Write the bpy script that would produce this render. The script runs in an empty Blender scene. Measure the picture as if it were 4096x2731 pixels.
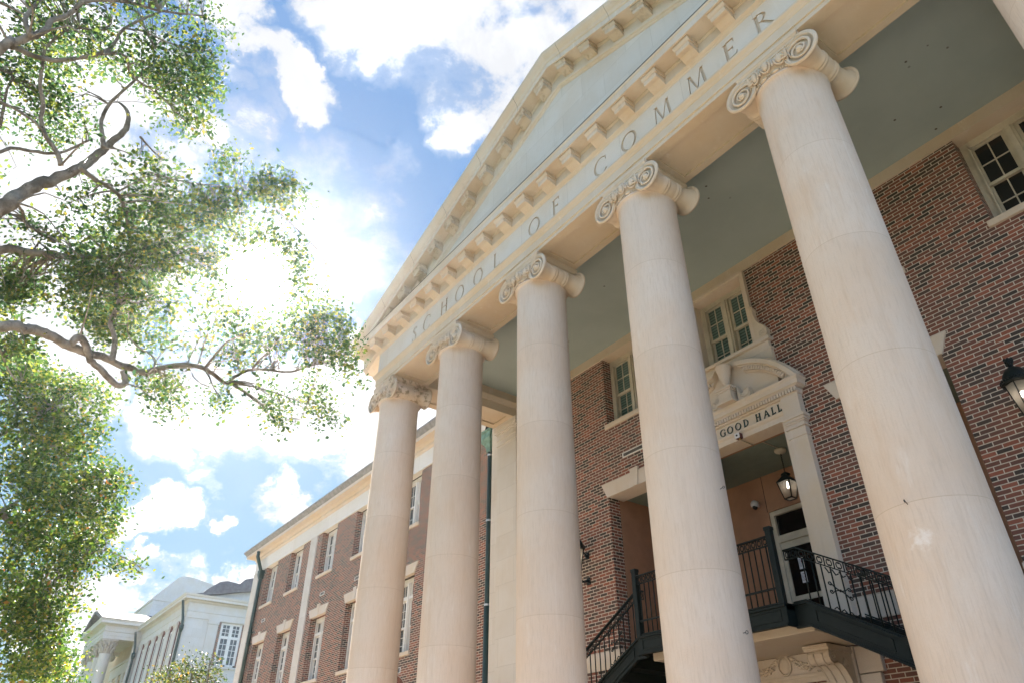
import bpy, bmesh, math, random
from mathutils import Vector, Matrix
rnd = random.Random(7)
S = bpy.context.scene
COL = S.collection
R = math.radians

# ------------------------------------------------------------------ camera, light, sky, exposure
CAM = Vector((7.223, -7.088, 1.6))
F = 2826.5
YAW, PIT, ROL = R(53.714), R(33.362), R(0.111)
cd = bpy.data.cameras.new("camera")
cam = bpy.data.objects.new("camera", cd)
COL.objects.link(cam)
fw = Vector((-math.sin(YAW)*math.cos(PIT), math.cos(YAW)*math.cos(PIT), math.sin(PIT)))
rt = Vector((math.cos(YAW), math.sin(YAW), 0)); up = rt.cross(fw)
CR = rt*math.cos(ROL) + up*math.sin(ROL); CU = up*math.cos(ROL) - rt*math.sin(ROL)
m = Matrix((CR, CU, -fw)).transposed().to_4x4(); m.translation = CAM
cam.matrix_world = m
cd.sensor_width = 36; cd.lens = F/4096*36
cd.clip_end = 2000; cd.clip_start = .05
S.camera = cam

def vdir(px, py):
    "direction of a photo pixel (4096 x 2731)"
    return (CR*((px-2048)/F) + CU*((1365.5-py)/F) + fw).normalized()
def at(px, py, d):
    return CAM + vdir(px, py)*d

SUN = vdir(1030, 1110)
sl = bpy.data.lights.new("sun", 'SUN'); sl.energy = 5.0; sl.angle = R(.5); sl.color = (1, .93, .82)
so = bpy.data.objects.new("sun", sl); COL.objects.link(so)
so.rotation_euler = SUN.to_track_quat('Z', 'Y').to_euler()
S.view_settings.view_transform = 'Standard'; S.view_settings.look = 'None'
S.view_settings.gamma = 1
S.view_settings.exposure = 2.15
S.render.engine = 'CYCLES'

class NT:
    "tiny node-tree helper"
    def __init__(s, tree): s.t = tree; s.n = tree.nodes; s.l = tree.links
    def put(s, sock, v):
        if isinstance(v, bpy.types.NodeSocket): s.l.new(v, sock)
        elif isinstance(v, (tuple, list)) and sock.type == 'RGBA' and len(v) == 3: sock.default_value = (*v, 1)
        else: sock.default_value = v
    def node(s, kind, out=0, ins=None, **kw):
        n = s.n.new(kind)
        for k, v in kw.items(): setattr(n, k, v)
        for k, v in (ins or {}).items(): s.put(n.inputs[k], v)
        return n.outputs[out] if out is not None else n
    def math(s, op, a, b=None, c=None, clamp=False):
        i = {0: a}
        if b is not None: i[1] = b
        if c is not None: i[2] = c
        return s.node('ShaderNodeMath', ins=i, operation=op, use_clamp=clamp)
    def vmath(s, op, a, b=None, out=0):
        i = {0: a}
        if b is not None: i[1] = b
        return s.node('ShaderNodeVectorMath', out, i, operation=op)
    def rng(s, v, a, b, c=0., d=1., kind='SMOOTHSTEP'):
        return s.node('ShaderNodeMapRange', ins={0: v, 1: a, 2: b, 3: c, 4: d}, interpolation_type=kind)
    def mix(s, f, a, b, blend='MIX'):
        n = s.n.new('ShaderNodeMix'); n.data_type = 'RGBA'; n.blend_type = blend
        s.put(n.inputs[0], f); s.put(n.inputs[6], a); s.put(n.inputs[7], b)
        return n.outputs[2]
    def noise(s, vec, scale, detail=4, rough=.55, out=0, dist=0):
        return s.node('ShaderNodeTexNoise', out, {'Vector': vec, 'Scale': scale, 'Detail': detail, 'Roughness': rough, 'Distortion': dist})
    def ramp(s, f, stops, interp='LINEAR'):
        n = s.n.new('ShaderNodeValToRGB'); n.color_ramp.interpolation = interp
        e = n.color_ramp.elements
        while len(e) < len(stops): e.new(.5)
        for x, (p, c) in zip(e, stops): x.position = p; x.color = (*c, 1)
        s.put(n.inputs[0], f); return n.outputs[0]

W = bpy.data.worlds.new("World"); S.world = W; W.use_nodes = True
w = NT(W.node_tree); W.node_tree.nodes.clear()
SKY_STR = .02
def build_sky():
    d = w.node('ShaderNodeTexCoord', 0)
    sky = w.node('ShaderNodeTexSky', sky_type='NISHITA', sun_disc=False, sun_elevation=math.asin(SUN.z),
                 sun_rotation=math.atan2(SUN.x, SUN.y), air_density=1.0, dust_density=0.0, ozone_density=3.0)
    # cloud field: direction blobs give the big masses, fractal noise the ragged edges
    blobs = [  # photo pixel, radius px, weight
        (60, 300, 420, .9), (250, 700, 480, 1.), (150, 1250, 420, 1.), (480, 1000, 330, .9), (420, 420, 300, .8), (330, 1430, 260, .9), (560, 700, 300, .8),
        (940, 60, 130, .8), (1010, 240, 120, .75), (960, 380, 80, .5), (1120, 290, 120, .85), (1210, 420, 110, .85),
        (1330, 40, 200, .8), (1560, 160, 260, .82), (1760, 330, 230, .85), (1830, 520, 150, .8), (2000, 120, 330, .74), (2250, 60, 300, .85), (1700, 40, 300, .82), (1650, 330, 120, .7), (2000, 420, 150, .7), (2500, -200, 500, .9),
        (1280, 700, 180, .42), (1520, 760, 180, .48), (1450, 920, 230, .56), (1400, 1120, 170, .5), (1590, 1080, 150, .46), (900, 560, 160, .6), (880, 340, 60, .6), (800, 600, 100, .8),
        (760, 1640, 190, .85), (980, 1640, 220, .9), (1210, 1620, 240, .95), (1400, 1560, 220, .95), (1480, 1800, 150, .8), (1300, 1790, 150, .7), (1080, 1800, 130, .6), (1440, 1450, 130, .7), (1560, 1800, 240, .9), (1620, 1600, 260, .95), (1850, 1650, 300, .9),
        (630, 2000, 95, .9), (690, 2035, 80, .8), (1060, 2010, 100, .9), (1130, 2040, 90, .85), (835, 2085, 42, .8), (800, 1880, 70, .55), (560, 2170, 60, .75), (630, 2225, 50, .65),
        (930, 2330, 90, .85), (1000, 2310, 70, .85), (850, 2380, 90, .85), (430, 2330, 160, .9), (330, 2440, 240, .95), (520, 2310, 80, .8), (700, 2300, 90, .7), (430, 2100, 90, .6), (1400, 1980, 70, .5), (330, 2000, 120, .7)]
    acc = None
    # ragged outlines: the look-up direction is stirred by noise at two scales
    sc_ = lambda v, k: w.node('ShaderNodeVectorMath', 0, {0: v, 'Scale': k}, operation='SCALE')
    half = (.5, .5, .5)
    w1_ = w.vmath('SUBTRACT', w.noise(d, 5.5, 4, .6, out=1), half); w2_ = w.vmath('SUBTRACT', w.noise(d, 19, 5, .62, out=1), half)
    dw_ = w.vmath('NORMALIZE', w.vmath('ADD', d, w.vmath('ADD', sc_(w1_, .17), sc_(w2_, .075))))
    for x, y, r, k in blobs:
        c = w.vmath('DOT_PRODUCT', dw_, tuple(vdir(x, y)), out=1)
        s = vdir(x, y); sc = F*math.cos(math.acos(max(-1, min(1, s.dot(fw)))))  # px -> angle, roughly
        a = r/F*s.dot(fw)**1.3
        v = w.rng(c, math.cos(a*1.35), math.cos(a*.4), 0, k)
        acc = v if acc is None else w.math('MAXIMUM', acc, v)
    # elsewhere in the sky: scattered cloud
    infront = w.rng(w.vmath('DOT_PRODUCT', d, tuple(fw), out=1), math.cos(R(48)), math.cos(R(40)), .42, 0)
    acc = w.math('MAXIMUM', acc, infront)
    sep = w.node('ShaderNodeSeparateXYZ', None, {0: d})
    h = w.math('ADD', w.math('MAXIMUM', sep.outputs[2], 0), .35)
    pl = w.node('ShaderNodeCombineXYZ', ins={0: w.math('DIVIDE', sep.outputs[0], h), 1: w.math('DIVIDE', sep.outputs[1], h), 2: sep.outputs[2]})
    n1 = w.noise(pl, 3.2, 9, .58, dist=.35)
    n2 = w.noise(pl, 11, 8, .62, dist=.2)
    nn = w.math('ADD', w.math('MULTIPLY', n1, .52), w.math('MULTIPLY', n2, .48))
    fld = w.math('ADD', acc, w.math('MULTIPLY', w.math('SUBTRACT', nn, .5), 3.1))
    mask = w.rng(fld, .42, .74)
    thin = w.math('MULTIPLY', w.rng(fld, .2, .6), .3)
    mask = w.math('MAXIMUM', mask, thin)
    shade = w.rng(w.noise(pl, 5, 6, .62, dist=.4), .38, .66, 1.12, .74)
    cloud = w.mix(1.0, w.node('ShaderNodeRGB'), (1, 1, 1), 'MULTIPLY')
    cn = w.n.new('ShaderNodeRGB'); cn.outputs[0].default_value = (.27, .277, .29, 1)
    cloud = w.vmath('SCALE', cn.outputs[0]); w.l.new(shade, w.n[-1].inputs['Scale'])
    skyc = w.vmath('SCALE', sky); w.n[-1].inputs['Scale'].default_value = SKY_STR
    # the physical sky is far brighter round the sun than the photograph shows: settle it towards an even blue
    grad = w.ramp(sep.outputs[2], [(.0, (.118, .174, .208)), (.3, (.084, .145, .203)), (.62, (.058, .108, .19)), (.85, (.053, .101, .19)), (1, (.051, .095, .188))])
    skyc = w.mix(.88, skyc, grad)
    anti = w.rng(w.vmath('DOT_PRODUCT', d, tuple(SUN), out=1), .35, -.45)
    skyc = w.mix(anti, skyc, w.mix(1., skyc, (1.5, 1.85, 2.25), 'MULTIPLY'))   # deeper blue away from the sun
    cloud = w.mix(anti, cloud, (.66, .68, .72))   # clouds opposite the sun are fully lit
    col = w.mix(mask, skyc, cloud)
    sd = w.vmath('DOT_PRODUCT', d, tuple(SUN), out=1)
    glow = w.math('ADD', w.rng(sd, math.cos(R(6)), math.cos(R(1)), 0, .12), w.rng(sd, math.cos(R(3.1)), math.cos(R(1.5)), 0, 3.0))
    g = w.vmath('SCALE', (1., .98, .95)); w.l.new(glow, w.n[-1].inputs['Scale'])
    col = w.vmath('ADD', col, g)
    bg = w.node('ShaderNodeBackground', 0, {0: col, 1: 1.0})
    w.l.new(bg, w.node('ShaderNodeOutputWorld', None).inputs[0])
build_sky()

# ------------------------------------------------------------------ materials
def new_mat(name):
    m = bpy.data.materials.new(name); m.use_nodes = True
    t = NT(m.node_tree); b = t.n['Principled BSDF']
    return m, t, b
def set_in(t, b, **kw):
    al = dict(col='Base Color', rough='Roughness', metal='Metallic', normal='Normal', spec='Specular IOR Level', emit='Emission Color', estr='Emission Strength', coat='Coat Weight')
    for k, v in kw.items(): t.put(b.inputs[al[k]], v)

SCUFF = tuple(at(3690, 2160, 8.0))
def _scuff():
    d = vdir(3690, 2150); cx, cr = 4.35, .515
    a = d.x**2+d.y**2; b = 2*((CAM.x-cx)*d.x+CAM.y*d.y); c = (CAM.x-cx)**2+CAM.y**2-cr*cr
    return tuple(CAM+d*((-b-math.sqrt(max(0, b*b-4*a*c)))/(2*a)))
SCUFF = _scuff()
def stone(name, base, warm, joints=None, grain=0., dirt=.25, drums=False, stain=None):
    m, t, b = new_mat(name)
    p = t.node('ShaderNodeNewGeometry', 0)
    big = t.noise(p, .9, 5, .6)
    col = t.mix(t.rng(big, .35, .68), base, warm)
    mp = t.node('ShaderNodeMapping', ins={0: p, 3: (5, 5, .35)})
    st = t.noise(mp, 1.6, 6, .65)
    col = t.mix(t.math('MULTIPLY', t.rng(st, .52, .8), dirt), col, tuple(c*.62 for c in warm))
    mp2 = t.node('ShaderNodeMapping', ins={0: p, 3: (2.2, 2.2, .5)})
    li = t.noise(mp2, 2.4, 7, .7)
    col = t.mix(t.math('MULTIPLY', t.rng(li, .57, .74), .4), col, (.72, .70, .68))
    fine = t.noise(p, 60, 3, .6)
    col = t.mix(t.math('MULTIPLY', t.rng(fine, .3, .7), .12), col, tuple(c*.7 for c in base))
    if grain:
        mg = t.node('ShaderNodeMapping', ins={0: p, 3: (26, 26, 2.2)})
        g = t.noise(mg, 2.2, 4, .6)
        col = t.mix(t.math('MULTIPLY', t.rng(g, .45, .75), grain), col, tuple(c*.72 for c in warm))
    if drums:
        mp3 = t.node('ShaderNodeMapping', ins={0: p, 3: (9, 9, .20)})
        col = t.mix(t.math('MULTIPLY', t.rng(t.noise(mp3, 2.0, 5, .62), .60, .76), .28), col, (.74, .71, .68))
        mp4 = t.node('ShaderNodeMapping', ins={0: p, 3: (4.2, 4.2, .5)})
        col = t.mix(t.math('MULTIPLY', t.rng(t.noise(mp4, 1.3, 6, .66), .55, .72), .35), col, (.50, .37, .26))
    if drums:   # joints between the drums of a column
        z = t.node('ShaderNodeSeparateXYZ', None, {0: p}).outputs[2]
        q = t.math('ABSOLUTE', t.math('SUBTRACT', t.math('FRACT', t.math('DIVIDE', t.math('SUBTRACT', z, .02), 1.565)), .4975))
        j = t.rng(q, .0016, .0034, 1, 0)
        idn = t.node('ShaderNodeTexWhiteNoise', 0, {'W': t.math('FLOOR', t.math('DIVIDE', t.math('SUBTRACT', z, .7985), 1.565))}, noise_dimensions='1D')
        col = t.mix(t.math('MULTIPLY', idn, .22), col, tuple(c*.8 for c in warm))
        col = t.mix(t.math('MULTIPLY', j, .6), col, (.42, .33, .24))
        # one pale scuff on the second nearest column
        dv = t.node('ShaderNodeVectorMath', 1, {0: p, 1: SCUFF}, operation='DISTANCE')
        sc = t.math('MULTIPLY', t.rng(t.math('ADD', dv, t.math('MULTIPLY', t.noise(p, 11, 6, .75), .42)), .20, .34, 1, 0), .55)
        col = t.mix(sc, col, (.80, .79, .78))
    if joints:
        wd, ht, ax = joints
        s = t.node('ShaderNodeSeparateXYZ', None, {0: p})
        uv = t.node('ShaderNodeCombineXYZ', ins={0: s.outputs[ax], 1: s.outputs[2]})
        br = t.node('ShaderNodeTexBrick', None, {'Vector': uv, 'Scale': 1., 'Mortar Size': .004, 'Mortar Smooth': .2, 'Brick Width': wd, 'Row Height': ht, 'Color1': (0, 0, 0, 1), 'Color2': (1, 1, 1, 1), 'Mortar': (.5, .5, .5, 1)})
        col = t.mix(t.math('MULTIPLY', br.outputs[0], .25), col, tuple(c*.72 for c in warm))
        col = t.mix(t.math('MULTIPLY', br.outputs[1], .55), col, tuple(c*.55 for c in warm))
    if stain:
        sn = t.noise(p, 7, 6, .65)
        col = t.mix(t.math('MULTIPLY', t.rng(sn, .5, .62), stain), col, (.2, .16, .11))
    bp = t.node('ShaderNodeBump', 0, {'Strength': .25, 'Distance': .01, 'Height': t.noise(p, 45, 5, .6)})
    set_in(t, b, col=col, rough=.85, normal=bp, spec=.25)
    return m

def brick_mat(name, k=1.0):
    m, t, b = new_mat(name)
    g = t.node('ShaderNodeNewGeometry', None)
    s = t.node('ShaderNodeSeparateXYZ', None, {0: g.outputs[0]})
    nrm = t.node('ShaderNodeSeparateXYZ', None, {0: g.outputs[3]})
    fx = t.math('GREATER_THAN', t.math('ABSOLUTE', nrm.outputs[0]), .5)
    u = t.node('ShaderNodeMix', ins={0: fx, 2: s.outputs[0], 3: t.math('ADD', s.outputs[1], .05)})
    wob = t.noise(g.outputs[0], 9, 2, .5)
    uv = t.node('ShaderNodeCombineXYZ', ins={0: u, 1: t.math('ADD', s.outputs[2], t.math('MULTIPLY', t.math('SUBTRACT', wob, .5), .006))})
    br = t.node('ShaderNodeTexBrick', None, {'Vector': uv, 'Scale': 1., 'Mortar Size': .008, 'Mortar Smooth': .25, 'Bias': 0., 'Brick Width': .212, 'Row Height': .0677, 'Color1': (0, 0, 0, 1), 'Color2': (1, 1, 1, 1), 'Mortar': (.5, .5, .5, 1)})
    tint = t.ramp(br.outputs[0], [(0, (.028, .031, .031)), (.16, (.042, .042, .040)), (.27, (.10, .062, .054)), (.38, (.175, .072, .055)), (.65, (.205, .079, .058)), (.82, (.24, .087, .06)), (.94, (.32, .10, .06)), (1., (.36, .12, .075))])
    tint = t.mix(t.math('MULTIPLY', t.noise(g.outputs[0], 30, 4, .6), .5), tint, (.11, .075, .06))
    tint = t.mix(t.math('MULTIPLY', t.rng(t.noise(g.outputs[0], .55, 4, .6), .4, .75), .3), tint, (.2, .12, .09))
    mort = t.mix(t.noise(g.outputs[0], 12, 4, .6), (.60, .52, .43), (.48, .41, .34))
    col = t.mix(br.outputs[1], tint, mort)
    bp = t.node('ShaderNodeBump', 0, {'Strength': .6, 'Distance': .006, 'Height': t.math('SUBTRACT', t.math('MULTIPLY', t.noise(g.outputs[0], 50, 3, .6), .4), br.outputs[1])})
    set_in(t, b, col=col, rough=.88, normal=bp, spec=.25)
    return m

def plain(name, col, rough=.6, metal=0., var=.15, scale=6., spec=.4, bump=.1, coat=0):
    m, t, b = new_mat(name)
    p = t.node('ShaderNodeNewGeometry', 0)
    c = t.mix(t.rng(t.noise(p, scale, 5, .6), .3, .7), col, tuple(x*(1-var) for x in col))
    c = t.mix(t.math('MULTIPLY', t.rng(t.noise(p, scale*5, 3, .6), .5, .8), var), c, tuple(x*.6 for x in col))
    bp = t.node('ShaderNodeBump', 0, {'Strength': bump, 'Distance': .01, 'Height': t.noise(p, scale*8, 4, .6)})
    set_in(t, b, col=c, rough=rough, metal=metal, normal=bp, spec=spec, coat=coat)
    return m

ST_B, ST_W = (.60, .535, .475), (.60, .495, .38)
M = {}
M['stone'] = stone('limestone', ST_B, ST_W)
M['soffit'] = stone('limestone_soffit', (.56, .49, .40), (.54, .44, .32), dirt=.15)
M['column'] = stone('limestone_column', (.62, .54, .47), (.61, .495, .40), grain=.4, dirt=.26, drums=True)
M['carved'] = stone('limestone_carved', (.58, .51, .425), (.55, .44, .32), dirt=.3)
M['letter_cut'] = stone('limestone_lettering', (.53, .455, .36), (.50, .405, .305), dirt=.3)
M['ashlar'] = stone('limestone_ashlar', (.60, .575, .54), (.57, .52, .46), joints=(1.25, .62, 0))
M['frieze'] = stone('limestone_frieze', (.62, .59, .55), (.59, .535, .465), joints=(1.45, 3.0, 0))
M['wing_frieze'] = stone('pale_limestone_frieze', (.70, .69, .67), (.68, .65, .61), joints=(1.9, 3., 0), dirt=.15)
M['rake'] = stone('limestone_raking', (.57, .52, .45), (.55, .46, .36), dirt=.35)
M['mod_old'] = stone('limestone_weathered', (.52, .46, .38), (.48, .39, .28), dirt=.4, stain=.4)
M['farstone'] = stone('far_limestone', (.62, .61, .59), (.60, .57, .52), joints=(1.3, .62, 1), dirt=.35)
M['far_brick'] = plain('far_red_brick', (.16, .06, .045), .9, var=.3, scale=8)
M['portico_wall'] = stone('far_portico_wall', (.60, .49, .36), (.57, .44, .30), joints=(1.3, .62, 0))
M['farcol'] = stone('far_limestone_plain', (.60, .585, .56), (.58, .54, .48), dirt=.35)
M['brick'] = brick_mat('brick')
def ceiling_mat():
    m, t, b = new_mat('ceiling_paint')
    p = t.node('ShaderNodeNewGeometry', 0)
    c = t.mix(t.rng(t.noise(p, .7, 4, .6), .35, .7), (.34, .41, .40), (.30, .365, .355))
    v = t.node('ShaderNodeTexVoronoi', 0, {'Vector': p, 'Scale': 3.2, 'Randomness': 1.})
    k = t.noise(p, .9, 2)
    c = t.mix(t.math('MULTIPLY', t.rng(v, .05, .09, 1, 0), t.rng(k, .5, .6)), c, (.09, .085, .07))
    set_in(t, b, col=c, rough=.8, spec=.2)
    return m
M['ceiling'] = ceiling_mat()
M['loggia_ceiling'] = plain('loggia_ceiling_paint', (.20, .25, .22), .8, var=.1)
M['peach'] = plain('peach_stucco', (.40, .225, .145), .9, var=.15, scale=2.5)
M['trim'] = plain('cream_paint', (.58, .53, .43), .5, var=.2, scale=4)
M['white_trim'] = plain('white_paint', (.74, .72, .68), .45, var=.1, scale=4)
M['iron'] = plain('dark_green_iron', (.009, .0145, .0135), .45, metal=.0, var=.3, scale=14, spec=.25)
M['copper'] = plain('green_copper', (.02, .055, .05), .45, var=.35, scale=6, spec=.5)
M['verdigris'] = plain('verdigris_copper', (.17, .31, .27), .6, var=.4, scale=9)
M['steel'] = plain('bright_band_metal', (.5, .56, .62), .35, metal=.8, var=.1)
M['bronze_letter'] = plain('dark_green_letter', (.022, .05, .045), .5, var=.25, scale=20)
M['plastic'] = plain('pale_plastic', (.62, .62, .64), .45, var=.05)
M['black'] = plain('black_metal', (.012, .012, .013), .5, var=.3)
M['brass'] = plain('brass_fitting', (.45, .28, .09), .4, metal=.6, var=.2)
M['red_box'] = plain('dark_red_box', (.10, .03, .03), .5)
M['paper'] = plain('paper', (.72, .72, .76), .7, var=.04)
M['ink'] = plain('ink', (.06, .08, .10), .7, var=.1)
M['ink_red'] = plain('ink_red', (.25, .03, .06), .7, var=.1)
M['roof_grey'] = plain('grey_roofing', (.16, .155, .165), .8, var=.35, scale=3)
M['lead'] = plain('weathered_lead', (.27, .265, .27), .6, var=.35, scale=5)
M['lead_dark'] = plain('dark_flashing', (.05, .047, .043), .7, var=.4, scale=5)
M['cap_stain'] = stone('limestone_capital_stained', (.56, .48, .40), (.53, .42, .31), dirt=.4, stain=.85)
M['dark_in'] = plain('dark_interior', (.035, .034, .03), .8, var=.2)
M['grille'] = plain('grey_grille', (.46, .44, .40), .6, var=.15)
M['feather'] = plain('dark_feather', (.02, .021, .028), .5, var=.4, scale=40)
M['beak'] = plain('beak', (.05, .045, .04), .5)
def glass(name, tint, rough=.04, blind=0.):
    m, t, b = new_mat(name)
    p = t.node('ShaderNodeNewGeometry', 0)
    c = t.mix(t.rng(t.noise(p, 1.1, 3, .6), .3, .7), tint, tuple(x*.55 for x in tint))
    if blind:
        z = t.node('ShaderNodeSeparateXYZ', None, {0: p}).outputs[2]
        s = t.rng(t.math('PINGPONG', z, .035), .008, .02)
        c = t.mix(t.math('MULTIPLY', s, blind), c, tuple(x*2.6+.02 for x in tint))
    wv = t.node('ShaderNodeBump', 0, {'Strength': .05, 'Distance': .02, 'Height': t.noise(p, 1.7, 2)})
    set_in(t, b, col=c, rough=rough, spec=.6, normal=wv)
    return m
M['glass'] = glass('window_glass', (.030, .050, .046))
M['glass_blind'] = glass('window_glass_with_blind', (.05, .085, .078), blind=.6)
M['glass_dark'] = glass('dark_window_glass', (.010, .011, .011))
M['glass_wing'] = glass('wing_window_glass', (.05, .055, .055), blind=.5)
def lamp_glass():
    m, t, b = new_mat('seeded_lamp_glass')
    out = t.n['Material Output']
    gl = t.node('ShaderNodeBsdfGlass', 0, {0: (.92, .86, .76, 1), 'Roughness': .25, 'IOR': 1.1})
    tr = t.node('ShaderNodeBsdfTransparent', 0, {0: (.9, .84, .74, 1)})
    df = t.node('ShaderNodeBsdfTranslucent', 0, {0: (.75, .68, .58, 1)})
    mx = t.node('ShaderNodeMixShader', 0, {0: .3, 1: tr, 2: df})
    t.l.new(mx, out.inputs[0]); return m
M['lamp_glass'] = lamp_glass()
def emit(name, col, s):
    m, t, b = new_mat(name); set_in(t, b, col=col, emit=(*col, 1), estr=s); return m
M['bulb'] = emit('lit_bulb', (1, .93, .82), 3)
def leaf_mat(name, greens, trans):
    m, t, b = new_mat(name)
    out = t.n['Material Output']
    g = t.node('ShaderNodeNewGeometry', None)
    c = t.ramp(g.outputs['Random Per Island'], greens)
    tc = t.mix(1., c, trans, 'MULTIPLY')
    df = t.node('ShaderNodeBsdfPrincipled', 0, {'Base Color': c, 'Roughness': .45, 'Specular IOR Level': .4})
    tr = t.node('ShaderNodeBsdfTranslucent', 0, {0: tc})
    mx = t.node('ShaderNodeMixShader', 0, {0: .45, 1: df, 2: tr})
    t.l.new(mx, out.inputs[0]); return m
M['leaf'] = leaf_mat('oak_leaves', [(0, (.020, .046, .032)), (.45, (.033, .068, .032)), (.75, (.062, .095, .03)), (.96, (.12, .13, .035)), (1, (.17, .13, .04))], (3.0, 3.0, 2.0))
M['leaf_low'] = leaf_mat('elm_leaves', [(0, (.012, .036, .014)), (.45, (.028, .07, .02)), (.75, (.075, .125, .026)), (.96, (.14, .155, .035)), (.985, (.17, .12, .04)), (1, (.22, .09, .035))], (2.8, 2.6, 1.4))
M['leaf_bush'] = leaf_mat('myrtle_leaves', [(0, (.014, .03, .016)), (.5, (.03, .055, .02)), (.85, (.10, .12, .035)), (1, (.2, .12, .05))], (2.4, 2.2, 1.2))
def bark():
    m, t, b = new_mat('bark')
    p = t.node('ShaderNodeNewGeometry', 0)
    c = t.mix(t.rng(t.noise(p, 5, 6, .65), .35, .65), (.30, .285, .26), (.13, .12, .105))
    c = t.mix(t.math('MULTIPLY', t.rng(t.noise(p, 2.2, 4, .6), .5, .68), .7), c, (.27, .28, .24))
    c = t.mix(t.rng(t.noise(p, 16, 5, .7), .6, .7), c, (.03, .026, .022))
    bp = t.node('ShaderNodeBump', 0, {'Strength': .8, 'Distance': .03, 'Height': t.noise(p, 22, 6, .7)})
    set_in(t, b, col=c, rough=.95, normal=bp, spec=.15); return m
M['bark'] = bark()
M['grass'] = plain('lawn_grass', (.07, .11, .03), .9, var=.4, scale=3)
M['paving'] = plain('concrete_paving', (.60, .455, .32), .85, var=.2, scale=1.5)

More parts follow.
